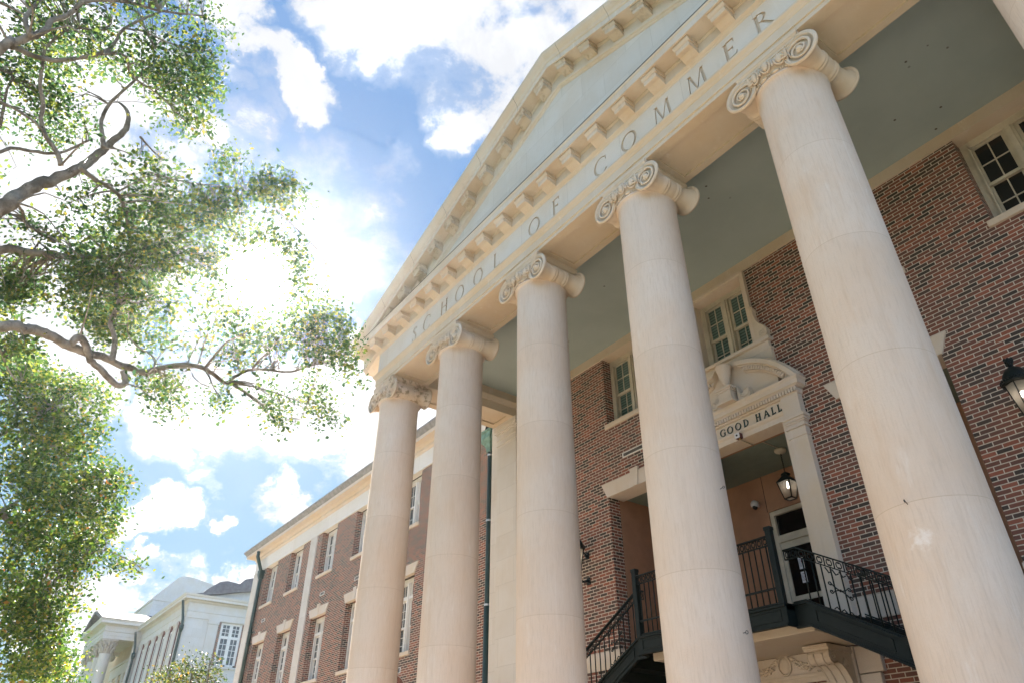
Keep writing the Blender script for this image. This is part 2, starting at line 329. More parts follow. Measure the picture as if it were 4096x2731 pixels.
# ------------------------------------------------------------------ geometry helpers
class MB:
    "collects shapes and links them as ONE mesh object"
    def __init__(s): s.v = []; s.f = []; s.sm = []
    def add(s, vs, fs, smooth=False):
        o = len(s.v); s.v += [tuple(v) for v in vs]
        for f in fs: s.f.append([o+i for i in f]); s.sm.append(smooth)
    def box(s, x0, x1, y0, y1, z0, z1):
        s.add([(x0, y0, z0), (x1, y0, z0), (x1, y1, z0), (x0, y1, z0), (x0, y0, z1), (x1, y0, z1), (x1, y1, z1), (x0, y1, z1)],
              [(0, 3, 2, 1), (4, 5, 6, 7), (0, 1, 5, 4), (1, 2, 6, 5), (2, 3, 7, 6), (3, 0, 4, 7)])
    def bev(s, x0, x1, y0, y1, z0, z1, b=.008):
        bm = bmesh.new(); bmesh.ops.create_cube(bm, size=1)
        for v in bm.verts: v.co = Vector(((x0+x1)/2+v.co.x*(x1-x0), (y0+y1)/2+v.co.y*(y1-y0), (z0+z1)/2+v.co.z*(z1-z0)))
        bmesh.ops.bevel(bm, geom=bm.edges[:], offset=b, segments=1, affect='EDGES')
        bm.verts.index_update()
        s.add([v.co.copy() for v in bm.verts], [[v.index for v in f.verts] for f in bm.faces]); bm.free()
    def prism(s, pts, fn, a, b, smooth=False):
        "polygon pts (2D) extruded from a to b; fn(u, v, t) -> xyz"
        n = len(pts)
        s.add([fn(u, v, a) for u, v in pts]+[fn(u, v, b) for u, v in pts],
              [list(range(n))[::-1], [n+i for i in range(n)]]+[(i, (i+1) % n, n+(i+1) % n, n+i) for i in range(n)], smooth)
    def tube(s, pts, rad, n=8, caps=True, closed=False):
        pts = [Vector(p) for p in pts]
        if not hasattr(rad, '__len__'): rad = [rad]*len(pts)
        vs = []; fs = []; k = len(pts)
        a = None
        for i, p in enumerate(pts):
            if closed: tg = pts[(i+1) % k]-pts[i-1]
            else: tg = pts[min(i+1, k-1)]-pts[max(i-1, 0)]
            tg.normalize()
            if a is None: a = tg.orthogonal().normalized()
            a = (a - tg*a.dot(tg))
            a = a.normalized() if a.length > 1e-6 else tg.orthogonal().normalized()
            b = tg.cross(a)
            for j in range(n):
                t = 2*math.pi*j/n; vs.append(p+(a*math.cos(t)+b*math.sin(t))*rad[i])
        for i in range(k if closed else k-1):
            i2 = (i+1) % k
            for j in range(n): fs.append((i*n+j, i*n+(j+1) % n, i2*n+(j+1) % n, i2*n+j))
        s.add(vs, fs, True)
        if caps and not closed:
            o = len(s.v)-len(vs)
            s.f.append([o+j for j in range(n)][::-1]); s.sm.append(False)
            s.f.append([o+(k-1)*n+j for j in range(n)]); s.sm.append(False)
    def lathe(s, prof, c=(0, 0, 0), axis='Z', n=32, smooth=True, sx=1., a0=0., caps=True):
        "prof: (radius, height) along axis"
        vs = []; fs = []
        for r, h in prof:
            for j in range(n):
                t = a0+2*math.pi*j/n; u, v = r*math.cos(t)*sx, r*math.sin(t)
                vs.append((c[0]+u, c[1]+v, c[2]+h) if axis == 'Z' else (c[0]+u, c[1]+h, c[2]+v) if axis == 'Y' else (c[0]+h, c[1]+u, c[2]+v))
        k = len(prof)
        for i in range(k-1):
            for j in range(n): fs.append((i*n+j, i*n+(j+1) % n, (i+1)*n+(j+1) % n, (i+1)*n+j))
        s.add(vs, fs, smooth)
        if not caps: return
        o = len(s.v)-len(vs)
        s.f.append([o+j for j in range(n)][::-1]); s.sm.append(False)
        s.f.append([o+(k-1)*n+j for j in range(n)]); s.sm.append(False)
    def ball(s, c, r, n=10, m=6):
        if not hasattr(r, '__len__'): r = (r, r, r)
        vs = []; fs = []
        for i in range(m+1):
            p = math.pi*i/m
            for j in range(n):
                t = 2*math.pi*j/n; vs.append((c[0]+r[0]*math.sin(p)*math.cos(t), c[1]+r[1]*math.sin(p)*math.sin(t), c[2]+r[2]*math.cos(p)))
        for i in range(m):
            for j in range(n): fs.append((i*n+j, (i+1)*n+j, (i+1)*n+(j+1) % n, i*n+(j+1) % n))
        s.add(vs, fs, True)
    def sweep(s, path, prof, caps=True):
        "mitred sweep of a closed (offset, z) profile along an XY path; offset is to the left-hand outside given by normals"
        P = [Vector(p) for p in path]; k = len(P); n = len(prof)
        nr = []
        for i in range(k-1):
            d = (P[i+1]-P[i]).normalized(); nr.append(Vector((d.y, -d.x)))
        vs = []
        for i in range(k):
            if i == 0: o = nr[0]
            elif i == k-1: o = nr[-1]
            else:
                q = nr[i-1]+nr[i]; o = q/(q.dot(nr[i]))
            for d, z in prof: vs.append((P[i].x+o.x*d, P[i].y+o.y*d, z))
        fs = [(i*n+j, i*n+(j+1) % n, (i+1)*n+(j+1) % n, (i+1)*n+j) for i in range(k-1) for j in range(n)]
        if caps: fs += [list(range(n))[::-1], [(k-1)*n+j for j in range(n)]]
        s.add(vs, fs)
    def wall(s, x0, x1, z0, z1, y, depth, holes, fn=None):
        "wall face at y with rectangular holes and reveals going back by depth"
        fn = fn or (lambda x, yy, z: (x, yy, z))
        xs = sorted({x0, x1, *[v for h in holes for v in h[:2]]}); zs = sorted({z0, z1, *[v for h in holes for v in h[2:4]]})
        op = lambda i, j: any(h[0] <= (xs[i]+xs[i+1])/2 <= h[1] and h[2] <= (zs[j]+zs[j+1])/2 <= h[3] for h in holes)
        for i in range(len(xs)-1):
            for j in range(len(zs)-1):
                if not op(i, j):
                    s.add([fn(xs[i], y, zs[j]), fn(xs[i+1], y, zs[j]), fn(xs[i+1], y, zs[j+1]), fn(xs[i], y, zs[j+1])], [(0, 1, 2, 3)])
        for h in holes:
            a, b, c, d = h[:4]
            for q in (((a, c), (a, d)), ((b, d), (b, c)), ((a, d), (b, d)), ((b, c), (a, c))):
                (xa, za), (xb, zb) = q
                if (za == zb == z0) or (za == zb == z1): continue
                s.add([fn(xa, y, za), fn(xb, y, zb), fn(xb, y+depth, zb), fn(xa, y+depth, za)], [(0, 1, 2, 3)])
    def build(s, name, mat, parent=None, loc=None, recalc=True):
        me = bpy.data.meshes.new(name); me.from_pydata(s.v, [], s.f)
        me.polygons.foreach_set('use_smooth', s.sm)
        if recalc and s.f:
            bm = bmesh.new(); bm.from_mesh(me); bmesh.ops.recalc_face_normals(bm, faces=bm.faces); bm.to_mesh(me); bm.free()
        me.materials.append(M[mat] if isinstance(mat, str) else mat)
        o = bpy.data.objects.new(name, me); COL.objects.link(o)
        if parent: o.parent = parent; o.matrix_parent_inverse = Matrix.Identity(4)
        if loc: o.location = loc
        return o
def tag(o, label=None, cat=None, group=None, kind=None):
    if label: o['label'] = label
    if cat: o['category'] = cat
    if group: o['group'] = group
    if kind: o['kind'] = kind
    return o
def empty(name, loc=(0, 0, 0), parent=None):
    o = bpy.data.objects.new(name, None); COL.objects.link(o); o.location = loc; o.empty_display_size = .3
    if parent: o.parent = parent
    return o
def copy_tree(o, parent=None):
    c = o.copy(); COL.objects.link(c); c.parent = parent if parent else o.parent
    for ch in list(o.children): copy_tree(ch, c)
    return c

# ------------------------------------------------------------------ letters
def arc(cx, cy, rx, ry, a0, a1, n=22):
    return [(cx+rx*math.cos(R(a0+(a1-a0)*i/n)), cy+ry*math.sin(R(a0+(a1-a0)*i/n))) for i in range(n+1)]
def glyph(ch):
    "roman capital as (outline strips): each piece is (outer points, inner points, closed); unit height"
    T, t = .13, .085
    def stem(x, y0=0, y1=1, w=T): return ([(x, y0), (x, y1)], [(x+w, y0), (x+w, y1)], False)
    def bar(x0, x1, y, h=t): return ([(x0, y), (x1, y)], [(x0, y+h), (x1, y+h)], False)
    def quad(a, b, c, d): return ([a, b], [d, c], False)
    def serif(x, y, w=T, s=.085, up=True):
        q = .035 if up else -.035
        return quad((x-s, y), (x+w+s, y), (x+w, y+q*1.6), (x, y+q*1.6))
    if ch == 'O': return [(arc(.46, .5, .46, .52, 0, 360, 48)[:-1], arc(.46, .5, .33, .45, 0, 360, 48)[:-1], True)], .92
    if ch in 'CG':
        p = [(arc(.46, .5, .46, .52, 48, 318, 34), arc(.47, .5, .345, .465, 52, 312, 34), False), quad((.74, .70), (.79, .70), (.79, .95), (.74, .88))]
        if ch == 'G': p += [stem(.66, .1, .46, .115), quad((.57, .42), (.86, .42), (.86, .46), (.57, .46)), quad((.7, .06), (.77, .12), (.72, .17), (.60, .07))]
        else: p += [quad((.70, .16), (.755, .10), (.80, .19), (.76, .21))]
        return p, .84
    if ch == 'S':
        c = [(.47, .80), (.44, .93), (.30, .985), (.17, .94), (.115, .80), (.16, .67), (.28, .56), (.40, .44), (.455, .28), (.40, .10), (.27, .02), (.12, .05), (.055, .20)]
        wd = [.03, .04, .05, .07, .10, .125, .14, .14, .12, .08, .055, .045, .03]
        o, i_ = [], []
        for k in range(len(c)):
            a, b = c[max(k-1, 0)], c[min(k+1, len(c)-1)]; d = Vector((b[0]-a[0], b[1]-a[1])).normalized()
            o.append((c[k][0]-d.y*wd[k]/2, c[k][1]+d.x*wd[k]/2)); i_.append((c[k][0]+d.y*wd[k]/2, c[k][1]-d.x*wd[k]/2))
        return [(o, i_, False), quad((.45, .74), (.485, .74), (.49, .97), (.455, .94)), quad((.03, .04), (.065, .07), (.07, .27), (.035, .27))], .52
    if ch == 'H': return [stem(.09), stem(.60), bar(.2, .62, .49), serif(.09, 0), serif(.09, 1, up=False), serif(.60, 0), serif(.60, 1, up=False)], .81
    if ch == 'L': return [stem(.09), serif(.09, 0), serif(.09, 1, up=False), bar(.2, .56, 0), quad((.50, .0), (.56, 0), (.60, .22), (.565, .22))], .6
    if ch in 'EF':
        p = [stem(.09), serif(.09, 1, up=False), serif(.09, 0), bar(.2, .52, .95), quad((.47, .99), (.54, .995), (.55, .79), (.52, .79)), bar(.2, .44, .5), quad((.42, .42), (.455, .42), (.455, .63), (.42, .63))]
        if ch == 'E': p += [bar(.2, .54, 0), quad((.5, 0), (.56, 0), (.61, .23), (.575, .23))]
        return p, .6 if ch == 'E' else .56
    if ch == 'M':
        return [quad((.10, 0), (.15, 0), (.21, 1), (.16, 1)), quad((.15, 1), (.27, 1), (.535, .02), (.475, .02)), quad((.475, .02), (.53, .02), (.81, 1), (.76, 1)), quad((.83, 0), (.96, 0), (.875, 1), (.755, 1)),
                serif(.10, 0, .05, .08), serif(.83, 0, .13, .07), quad((.07, 1), (.2, 1), (.2, .96), (.13, .96)), quad((.79, 1), (.95, 1), (.88, .96), (.79, .96))], 1.05
    if ch == 'R':
        return [stem(.09), serif(.09, 0), serif(.09, 1, up=False), (arc(.24, .745, .32, .255, 90, -90, 20), arc(.24, .745, .195, .205, 90, -90, 20), False),
                quad((.28, .50), (.41, .50), (.80, 0), (.64, 0)), serif(.65, 0, .14, .06), bar(.2, .26, .95), bar(.2, .26, .49)], .82
    if ch == 'D': return [stem(.09), serif(.09, 0), serif(.09, 1, up=False), (arc(.30, .5, .50, .5, 90, -90, 26), arc(.30, .5, .37, .445, 90, -90, 26), False), bar(.2, .31, .945), bar(.2, .31, 0)], .82
    if ch == 'A':
        return [quad((.04, 0), (.09, 0), (.42, 1), (.36, 1)), quad((.62, 0), (.76, 0), (.44, 1.0), (.37, .99)), bar(.18, .62, .33), serif(.04, 0, .05, .06), serif(.62, 0, .14, .06)], .8
def letter_solid(mb, ch, x, z, h, y0, y1, sx=1.):
    "letter prisms from y0 (front) to y1, x is the centre"
    pcs, wd = glyph(ch)
    for k, (o, i_, closed) in enumerate(pcs):
        n = len(o); e = k*.0004
        f = lambda p, y: (x+(p[0]-wd/2)*h*sx, y, z+p[1]*h+(k%5)*.0011)
        vs = [f(p, y0-e) for p in o]+[f(p, y0-e) for p in i_]+[f(p, y1+e) for p in o]+[f(p, y1+e) for p in i_]
        fs = []
        for j in range(n if closed else n-1):
            q = (j+1) % n
            fs += [(j, q, n+q, n+j), (2*n+j, 3*n+j, 3*n+q, 2*n+q), (j, 2*n+j, 2*n+q, q), (n+j, n+q, 3*n+q, 3*n+j)]
        if not closed: fs += [(0, n, 3*n, 2*n), (n-1, 3*n-1, 4*n-1, 2*n-1)]
        mb.add(vs, fs)

# ------------------------------------------------------------------ the brick hall
hall = tag(empty('brick_hall'), 'red brick hall with pedimented limestone portico of six tall ionic columns', 'building')
YW, YG = 3.69, 4.0            # portico wall, wing wall
ZA, ZC = 10.6, 11.25          # architrave underside, porch ceiling
NX = [-7.25+2.9*i for i in range(6)]

# --- walls
mb = MB()
holes = [(x-.72, x+.72, 9.19, 11.0) for x in (-5.8, -2.9, 2.9, 5.8)] + [(-.72, .72, 9.19, 11.0), (-.95, .95, 3.93, 7.5)] + [(-3.75, -1.98, 3.93, 7.46), (1.98, 3.73, 3.93, 7.46)]
mb.wall(-6.78, 6.78, 0, 11.0, YW, .32, holes+[(-.82, .82, 0, 3.05)])
for a in (-6.78, 6.78): pass
mb.build('brick_wall', 'brick', hall)
mb = MB()
WX = [-27.35, -24.25, -20.7, -17.45, -13.85]
wholes = [(x-.73, x+.73, 9.55, 11.4) for x in WX]+[(x-.73, x+.73, 5.55, 7.87) for x in WX]
mb.wall(-29.0, -8.3, 0, 11.4, YG, .3, wholes)
mb.build('wing_wall', 'brick', hall)
mb = MB()   # masonry core behind the faces, so that nothing is paper thin
mb.box(-29.6, -8.3, YG+.9, YG+12, 0, 12.3); mb.box(-7.7, 7.7, YW+3.2, YW+14, 0, 13)
mb.build('building_core', 'dark_in', hall)
mb = MB(); mb.prism([(-.1, 12.1), (12.4, 12.1), (12.4, 12.45), (-.1, 12.45)], lambda u, v, t: (t, YG+u, v), -29.7, -8.35)
mb.build('wing_roof', 'roof_grey', hall)

# --- stone strips of the wing, pilaster of the portico
mb = MB(); mb.box(-22.62, -21.95, YG-.05, YG+.1, 0, 11.39); mb.build('stone_strip', 'ashlar', hall)
mb = MB(); mb.box(-29.75, -29.0, YG-.08, YG+.9, 0, 11.39); mb.build('corner_strip', 'ashlar', hall)
def cap_steps(mb, x0, x1, y0, y1, zs):
    for z0, z1, d in zs: mb.box(x0-d, x1+d, y0-d, y1, z0, z1)
for s in (-1, 1):
    mb = MB()
    xa, xb = (-7.63, -6.77) if s < 0 else (6.77, 7.63)
    mb.box(xa, xb, 3.324, YW+.3, 0, 10.0)
    cap_steps(mb, xa, xb, 3.324, YW+.3, [(10.0, 10.05, .02), (10.05, 10.17, 0), (10.17, 10.2, .025), (10.2, 10.34, .0), (10.34, 10.38, .03), (10.38, 10.46, .06), (10.46, 10.598, .085)])
    mb.build('pilaster', 'ashlar', hall)
    mb = MB(); xa, xb = (-8.3, -7.63) if s < 0 else (7.63, 8.3)
    mb.box(xa, xb, 3.6, YG+.4, 0, 11.9); mb.build('corner_block', 'ashlar', hall)

# --- portico: architrave, frieze, cornice
path = [(-7.73, YW+.4), (-7.73, -.48), (7.73, -.48), (7.73, YW+.4)]
ent = MB()
ent.sweep(path, [(0, 10.6), (0, 10.685), (.022, 10.69), (.022, 10.868), (.032, 10.875), (.04, 10.89), (.055, 10.92), (.085, 10.95), (.095, 10.97), (.095, 11.0), (.06, 11.005), (0, 11.03), (-.1, 11.03), (-.1, 10.6)])
ent.box(-7.63, 7.63, -.38, .479, 10.645, 11.4)
for s in (-1, 1): ent.box(min(s*7.63, s*6.77), max(s*7.63, s*6.77), .479, YW, 10.645, 11.4)
# raised borders that leave sunk panels in the underside
ent.box(-7.63, 7.63, -.38, -.29, ZA, 10.645); ent.box(-7.63, 7.63, .36, .479, ZA, 10.645)
for x in NX: ent.box(max(x-.62, -7.63), min(x+.62, 7.63), -.29, .36, ZA, 10.645)
for s in (-1, 1):
    for a, b in ((7.63, 7.52), (6.90, 6.77)): ent.box(min(s*a, s*b), max(s*a, s*b), .479, 3.324, ZA, 10.645)
    ent.box(min(s*7.52, s*6.9), max(s*7.52, s*6.9), .479, .75, ZA, 10.645); ent.box(min(s*7.52, s*6.9), max(s*7.52, s*6.9), 3.1, 3.324, ZA, 10.645)
entabl = ent.build('entablature', 'soffit', hall)
mb = MB()     # inner cornice round the porch ceiling
mb.sweep([(6.77, YW), (6.77, .479), (-6.77, .479), (-6.77, YW)], [(0, 10.84), (.03, 10.85), (.06, 10.92), (.085, 10.97), (.085, 11.0), (0, 11.03)])
mb.build('inner_moulding', 'soffit', entabl)

fr = MB(); fr.box(-7.73, 7.73, -.48, -.12, 11.03, 11.665)
frieze = fr.build('frieze', 'frieze', entabl)
for s in (-1, 1):
    mb = MB(); mb.box(min(s*7.73, s*7.4), max(s*7.73, s*7.4), -.12, YW+.4, 11.03, 11.665); mb.build('side_frieze', 'frieze', entabl)
LET = [('S', -5.83), ('C', -5.24), ('H', -4.455), ('O', -3.79), ('O', -3.04), ('L', -2.34), ('O', -1.035), ('F', -.355),
       ('C', .93), ('O', 1.66), ('M', 2.46), ('M', 3.205), ('E', 3.865), ('R', 4.49), ('C', 5.14), ('E', 5.73)]
cut = MB()
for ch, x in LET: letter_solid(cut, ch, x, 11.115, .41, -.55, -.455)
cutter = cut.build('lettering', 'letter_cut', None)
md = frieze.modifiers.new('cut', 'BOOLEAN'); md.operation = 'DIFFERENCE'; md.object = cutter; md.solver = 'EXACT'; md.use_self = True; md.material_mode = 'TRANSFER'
bpy.context.view_layer.update()
dg = bpy.context.evaluated_depsgraph_get()
me = bpy.data.meshes.new_from_object(frieze.evaluated_get(dg))
frieze.modifiers.clear(); bpy.data.objects.remove(cutter)
bm = bmesh.new(); bm.from_mesh(me)
li = [i for i, mm in enumerate(me.materials) if mm and mm.name == 'limestone_lettering']
li = li[0] if li else 99
def part_of(bm, keep, name, mat, parent):
    b2 = bm.copy(); bmesh.ops.delete(b2, geom=[f for f in b2.faces if not keep(f)], context='FACES')
    for f in b2.faces: f.material_index = 0
    m2 = bpy.data.meshes.new(name); b2.to_mesh(m2); b2.free(); m2.materials.append(M[mat])
    o = bpy.data.objects.new(name, m2); COL.objects.link(o); o.parent = parent; return o
part_of(bm, lambda f: f.material_index != li, 'frieze_face', 'frieze', entabl)
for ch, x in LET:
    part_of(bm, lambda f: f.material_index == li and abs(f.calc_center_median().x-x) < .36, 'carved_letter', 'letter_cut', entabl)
bm.free(); bpy.data.objects.remove(frieze)

mb = MB()
mb.sweep(path, [(-.3, 11.665), (0, 11.665), (.012, 11.672), (.02, 11.69), (.05, 11.705), (.075, 11.72), (.075, 11.925), (.085, 11.93), (.10, 11.955), (.10, 11.972), (.355, 11.972), (.358, 11.958), (.388, 11.958), (.39, 12.11), (.40, 12.115), (.41, 12.135), (.41, 12.155), (0, 12.215), (-.3, 12.215)])
cornice = mb.build('cornice', 'rake', entabl)
mb = MB(); mb.sweep(path, [(.412, 12.1555), (.416, 12.16), (.416, 12.172), (.2, 12.195), (.2, 12.188), (.40, 12.162)]); mb.build('flashing', 'lead_dark', entabl)

def modillion(mb, cx, z=0, sh=0., k=1.):
    "scrolled bracket under the cornice, its top at z=11.972; sh shears it along the rake"
    w = .135
    prof = [(-.555, 11.715), (-.60, 11.728), (-.64, 11.75), (-.69, 11.778), (-.72, 11.784), (-.735, 11.782), (-.735, 11.77), (-.775, 11.776), (-.785, 11.79), (-.788, 11.872), (-.555, 11.872)]
    f = lambda u, v, t: (cx+t, u, v+z+sh*abs(cx+t)-sh*0)
    mb.prism([(u, v) for u, v in prof], f, -w, w)
    cap = [(-.555, 11.8725), (-.797, 11.8725), (-.803, 11.89), (-.82, 11.912), (-.826, 11.93), (-.826, 11.972), (-.555, 11.972)]
    mb.prism(cap, f, -w-.022, w+.022)
proto = None
for n in range(-11, 11):
    x = (n+.5)*.725
    mb = MB(); modillion(mb, 0)
    if proto is None: proto = mb.build('modillion', 'carved', entabl, (x, 0, 0))
    else:
        c = proto.copy(); COL.objects.link(c); c.location.x = x

# --- pediment
SL = .36
ped = MB()
ped.prism([(-7.5, 12.2), (7.5, 12.2), (0, 14.9)], lambda u, v, t: (u, t, v), -.48, -.2)
pediment = ped.build('pediment', 'ashlar', hall)
rk = MB()
RP = [(.48, 14.545), (.50, 14.56), (.515, 14.585), (.545, 14.60), (.555, 14.62), (.555, 14.885), (.57, 14.9), (.585, 14.93), (.585, 14.945), (.83, 14.945), (.832, 14.93), (.868, 14.93), (.87, 15.075), (.882, 15.08), (.895, 15.10), (.90, 15.13), (.915, 15.16), (.95, 15.20), (.985, 15.255), (1.0, 15.31), (1.0, 15.35), (.95, 15.37), (.2, 15.40), (.2, 14.545)]
rnd2 = random.Random(3)
xs = [-8.55, 0, 8.55]
vs = []; n = len(RP)
for x in xs:
    for d, z in RP: vs.append((x, -d, z-SL*abs(x)))
rk.add(vs, [(i*n+j, i*n+(j+1) % n, (i+1)*n+(j+1) % n, (i+1)*n+j) for i in range(2) for j in range(n)]+[list(range(n)), [2*n+j for j in range(n)][::-1]])
rk.build('raking_cornice', 'rake', pediment)
# open joints and the thin lead edge of the raking gutter
for x in [-6.9, -5.45, -3.95, -2.5, -1.05, .45, 1.9, 3.3, 4.8, 6.3]:
    mb = MB()
    for (d0, z0), (d1, z1) in zip(RP[11:20], RP[12:21]):
        mb.add([(x-.003, -d0-.0025, z0-SL*abs(x-.003)), (x+.003, -d0-.0025, z0-SL*abs(x+.003)), (x+.003, -d1-.0025, z1-SL*abs(x+.003)), (x-.003, -d1-.0025, z1-SL*abs(x-.003))], [(0, 1, 2, 3)])
    mb.build('stone_joint', 'black', pediment, recalc=False)
rt_ = MB()
for s in (-1, 1):
    rt_.prism([(0, 15.405), (s*8.5, 15.405-SL*8.5), (s*8.5, 15.30-SL*8.5), (0, 15.30)], lambda u, v, t: (u, t, v), -.2, 11)
rt_.build('portico_roof', 'lead', pediment)
for n in range(-10, 10):
    x = (n+.5)*.725
    if abs(x) > 6.9: continue
    mb = MB(); modillion(mb, x, z=14.945-11.972, sh=-SL)
    mb.build('modillion', 'mod_old', pediment)

# --- porch ceiling and the stone band at its edge
mb = MB(); mb.box(-6.77, 6.77, .479, YW, ZC, ZC+.1); mb.build('porch_ceiling', 'ceiling', hall)
mb = MB()
mb.box(-6.77, 6.77, YW-.05, YW+.25, 11.0, 11.06); mb.box(-6.77, 6.77, YW-.03, YW+.25, 11.06, ZC-.002)
mb.build('wall_band', 'soffit', hall)

# --- columns
def shaft_r(z): return .535-.0055*z
col = MB()
prof = [(.70, .72), (.74, .75), (.75, .81), (.73, .87), (.66, .90), (.62, .95), (.62, .97), (.66, 1.0), (.67, 1.05), (.64, 1.10), (.585, 1.11), (.57, 1.15), (.54, 1.22)]
prof += [(shaft_r(1.3+i*.5), 1.3+i*.5) for i in range(17)] + [(shaft_r(9.75), 9.75), (.482, 9.95), (.487, 10.01), (.50, 10.045), (.515, 10.06), (.525, 10.065), (.53, 10.075), (.53, 10.1), (.50, 10.102)]
col.lathe(prof, n=72)
col.box(-.78, .78, -.78, .78, .48, .72)
def capital():
    mb = MB()
    mb.lathe([(.40, 10.09), (.515, 10.103), (.52, 10.11), (.52, 10.14), (.525, 10.15), (.53, 10.16), (.54, 10.19), (.555, 10.25), (.57, 10.31), (.57, 10.335), (.3, 10.34)], n=48)
    # bead and reel
    for i in range(18):
        a = 2*math.pi*i/18
        def put(b, r, L, q):
            tmp = MB(); tmp.ball((0, 0, 0), (q, L, q), 8, 6)
            mb.add([(math.cos(b)*(r+v[0])-math.sin(b)*v[1], math.sin(b)*(r+v[0])+math.cos(b)*v[1], 10.125+v[2]) for v in tmp.v], tmp.f, True)
        put(a, .533, .062, .025); put(a+.148, .535, .009, .024); put(a+.20, .535, .009, .024)
    # egg and dart
    for i in range(18):
        a = 2*math.pi*(i+.5)/18
        ca, sa = math.cos(a), math.sin(a)
        tf = lambda r, t, z: (ca*r-sa*t, sa*r+ca*t, z)
        tmp = MB(); tmp.ball((0, 0, 0), (.036, .05, .075), 10, 7)
        mb.add([tf(.588+v[0]+max(0, v[2])*.25, v[1], 10.262+v[2]) for v in tmp.v], tmp.f, True)
        tmp = MB(); tmp.tube([(0, .073*math.cos(R(q)), -.098*math.sin(R(q))) for q in range(-25, 206, 21)], .0135, 6)
        mb.add([tf(.598+v[0]+v[2]*.25, v[1], 10.265+v[2]) for v in tmp.v], tmp.f, True)
        b = a+math.pi/18; cb, sb = math.cos(b), math.sin(b)
        tmp = MB(); tmp.lathe([(.003, -.085), (.02, -.05), (.012, -.02), (.012, .06)], n=6)
        mb.add([(cb*(.592+v[0])-sb*v[1], sb*(.592+v[0])+cb*v[1], 10.265+v[2]) for v in tmp.v], tmp.f, True)
    # bolsters and volutes
    half = [(.238, .514), (.245, .50), (.243, .475), (.222, .455), (.20, .42), (.18, .36), (.165, .27), (.16, .19), (.172, .175), (.178, .16), (.172, .145), (.160, .14), (.172, .125), (.178, .11), (.172, .095), (.158, .085), (.166, .05), (.17, 0)]
    profb = [(r, -y) for r, y in half]+[(r, y) for r, y in half[::-1][1:]]
    for s in (-1, 1):
        mb.lathe(profb, (s*.48, 0, 10.2), 'Y', 40, caps=False)
        for fy in (-1, 1):
            face = [(.238, .514), (.2365, .519), (.222, .5195), (.214, .475), (.15, .462), (.07, .475), (.05, .505), (.035, .535), (.001, .542)]
            mb.lathe([(r, fy*y) for r, y in face], (s*.48, 0, 10.2), 'Y', 40, caps=False)
            pts = []; rad = []
            for k in range(100):
                u = k/99; a = math.pi/2-u*2*math.pi*2.85
                r = .232*(1-u)**1.15+.035
                pts.append((s*(.48+r*math.cos(a)), fy*(.488+.018*u), 10.2+r*math.sin(a)*1.02)); rad.append(.021*(1-u)+.010)
            mb.tube(pts, rad, 6)
            # palmette in the corner beside the volute
            for k, (dx, dz, cz) in enumerate(((-.23, .11, .05), (-.27, .06, .0), (-.26, .0, -.06), (-.20, .15, .09))):
                p0 = Vector((s*(.48-.16), fy*.545, 10.21)); p2 = Vector((s*(.48+dx*.95), fy*.56, 10.21+dz)); p1 = (p0+p2)/2+Vector((0, 0, cz*.5+.02))
                mb.tube([p0, p0.lerp(p1, .6), p1, p1.lerp(p2, .6), p2], [.008, .016, .02, .018, .006], 6)
    mb.box(-.47, .47, -.505, .505, 10.345, 10.482)
    for fy in (-1, 1):
        mb.tube([(x*.48/6, fy*.507, 10.437) for x in range(-6, 7)], .012, 6)
        mb.tube([(x*.40/6, fy*.507, 10.36-.02*(1-(x/6)**2)) for x in range(-6, 7)], .010, 6)
    mb.sweep([(-.47, .47), (-.47, -.47), (.47, -.47), (.47, .47), (-.47, .47)], [(0, 10.482), (.015, 10.484), (.03, 10.50), (.042, 10.52), (.042, 10.535), (.05, 10.54), (.05, 10.597), (-.4, 10.597), (-.4, 10.482)])
    return mb
cap_mb = capital()
column = col.build('column', 'column', hall, (NX[0], 0, 0))
cap1 = cap_mb.build('capital', 'carved', column)
for x in NX[1:]:
    c = copy_tree(column); c.location = (x, 0, 0)
cap1.data = cap1.data.copy(); cap1.data.materials[0] = M['cap_stain']; cap1['label'] = 'capital with black water stains along its scroll'
mb = MB()
for k in range(3): mb.box(-8.4-.35*k, 8.4+.35*k, -1.0-.35*k, YW, .48-.16*(k+1), .48-.16*k)
mb.build('portico_step', 'paving', hall)

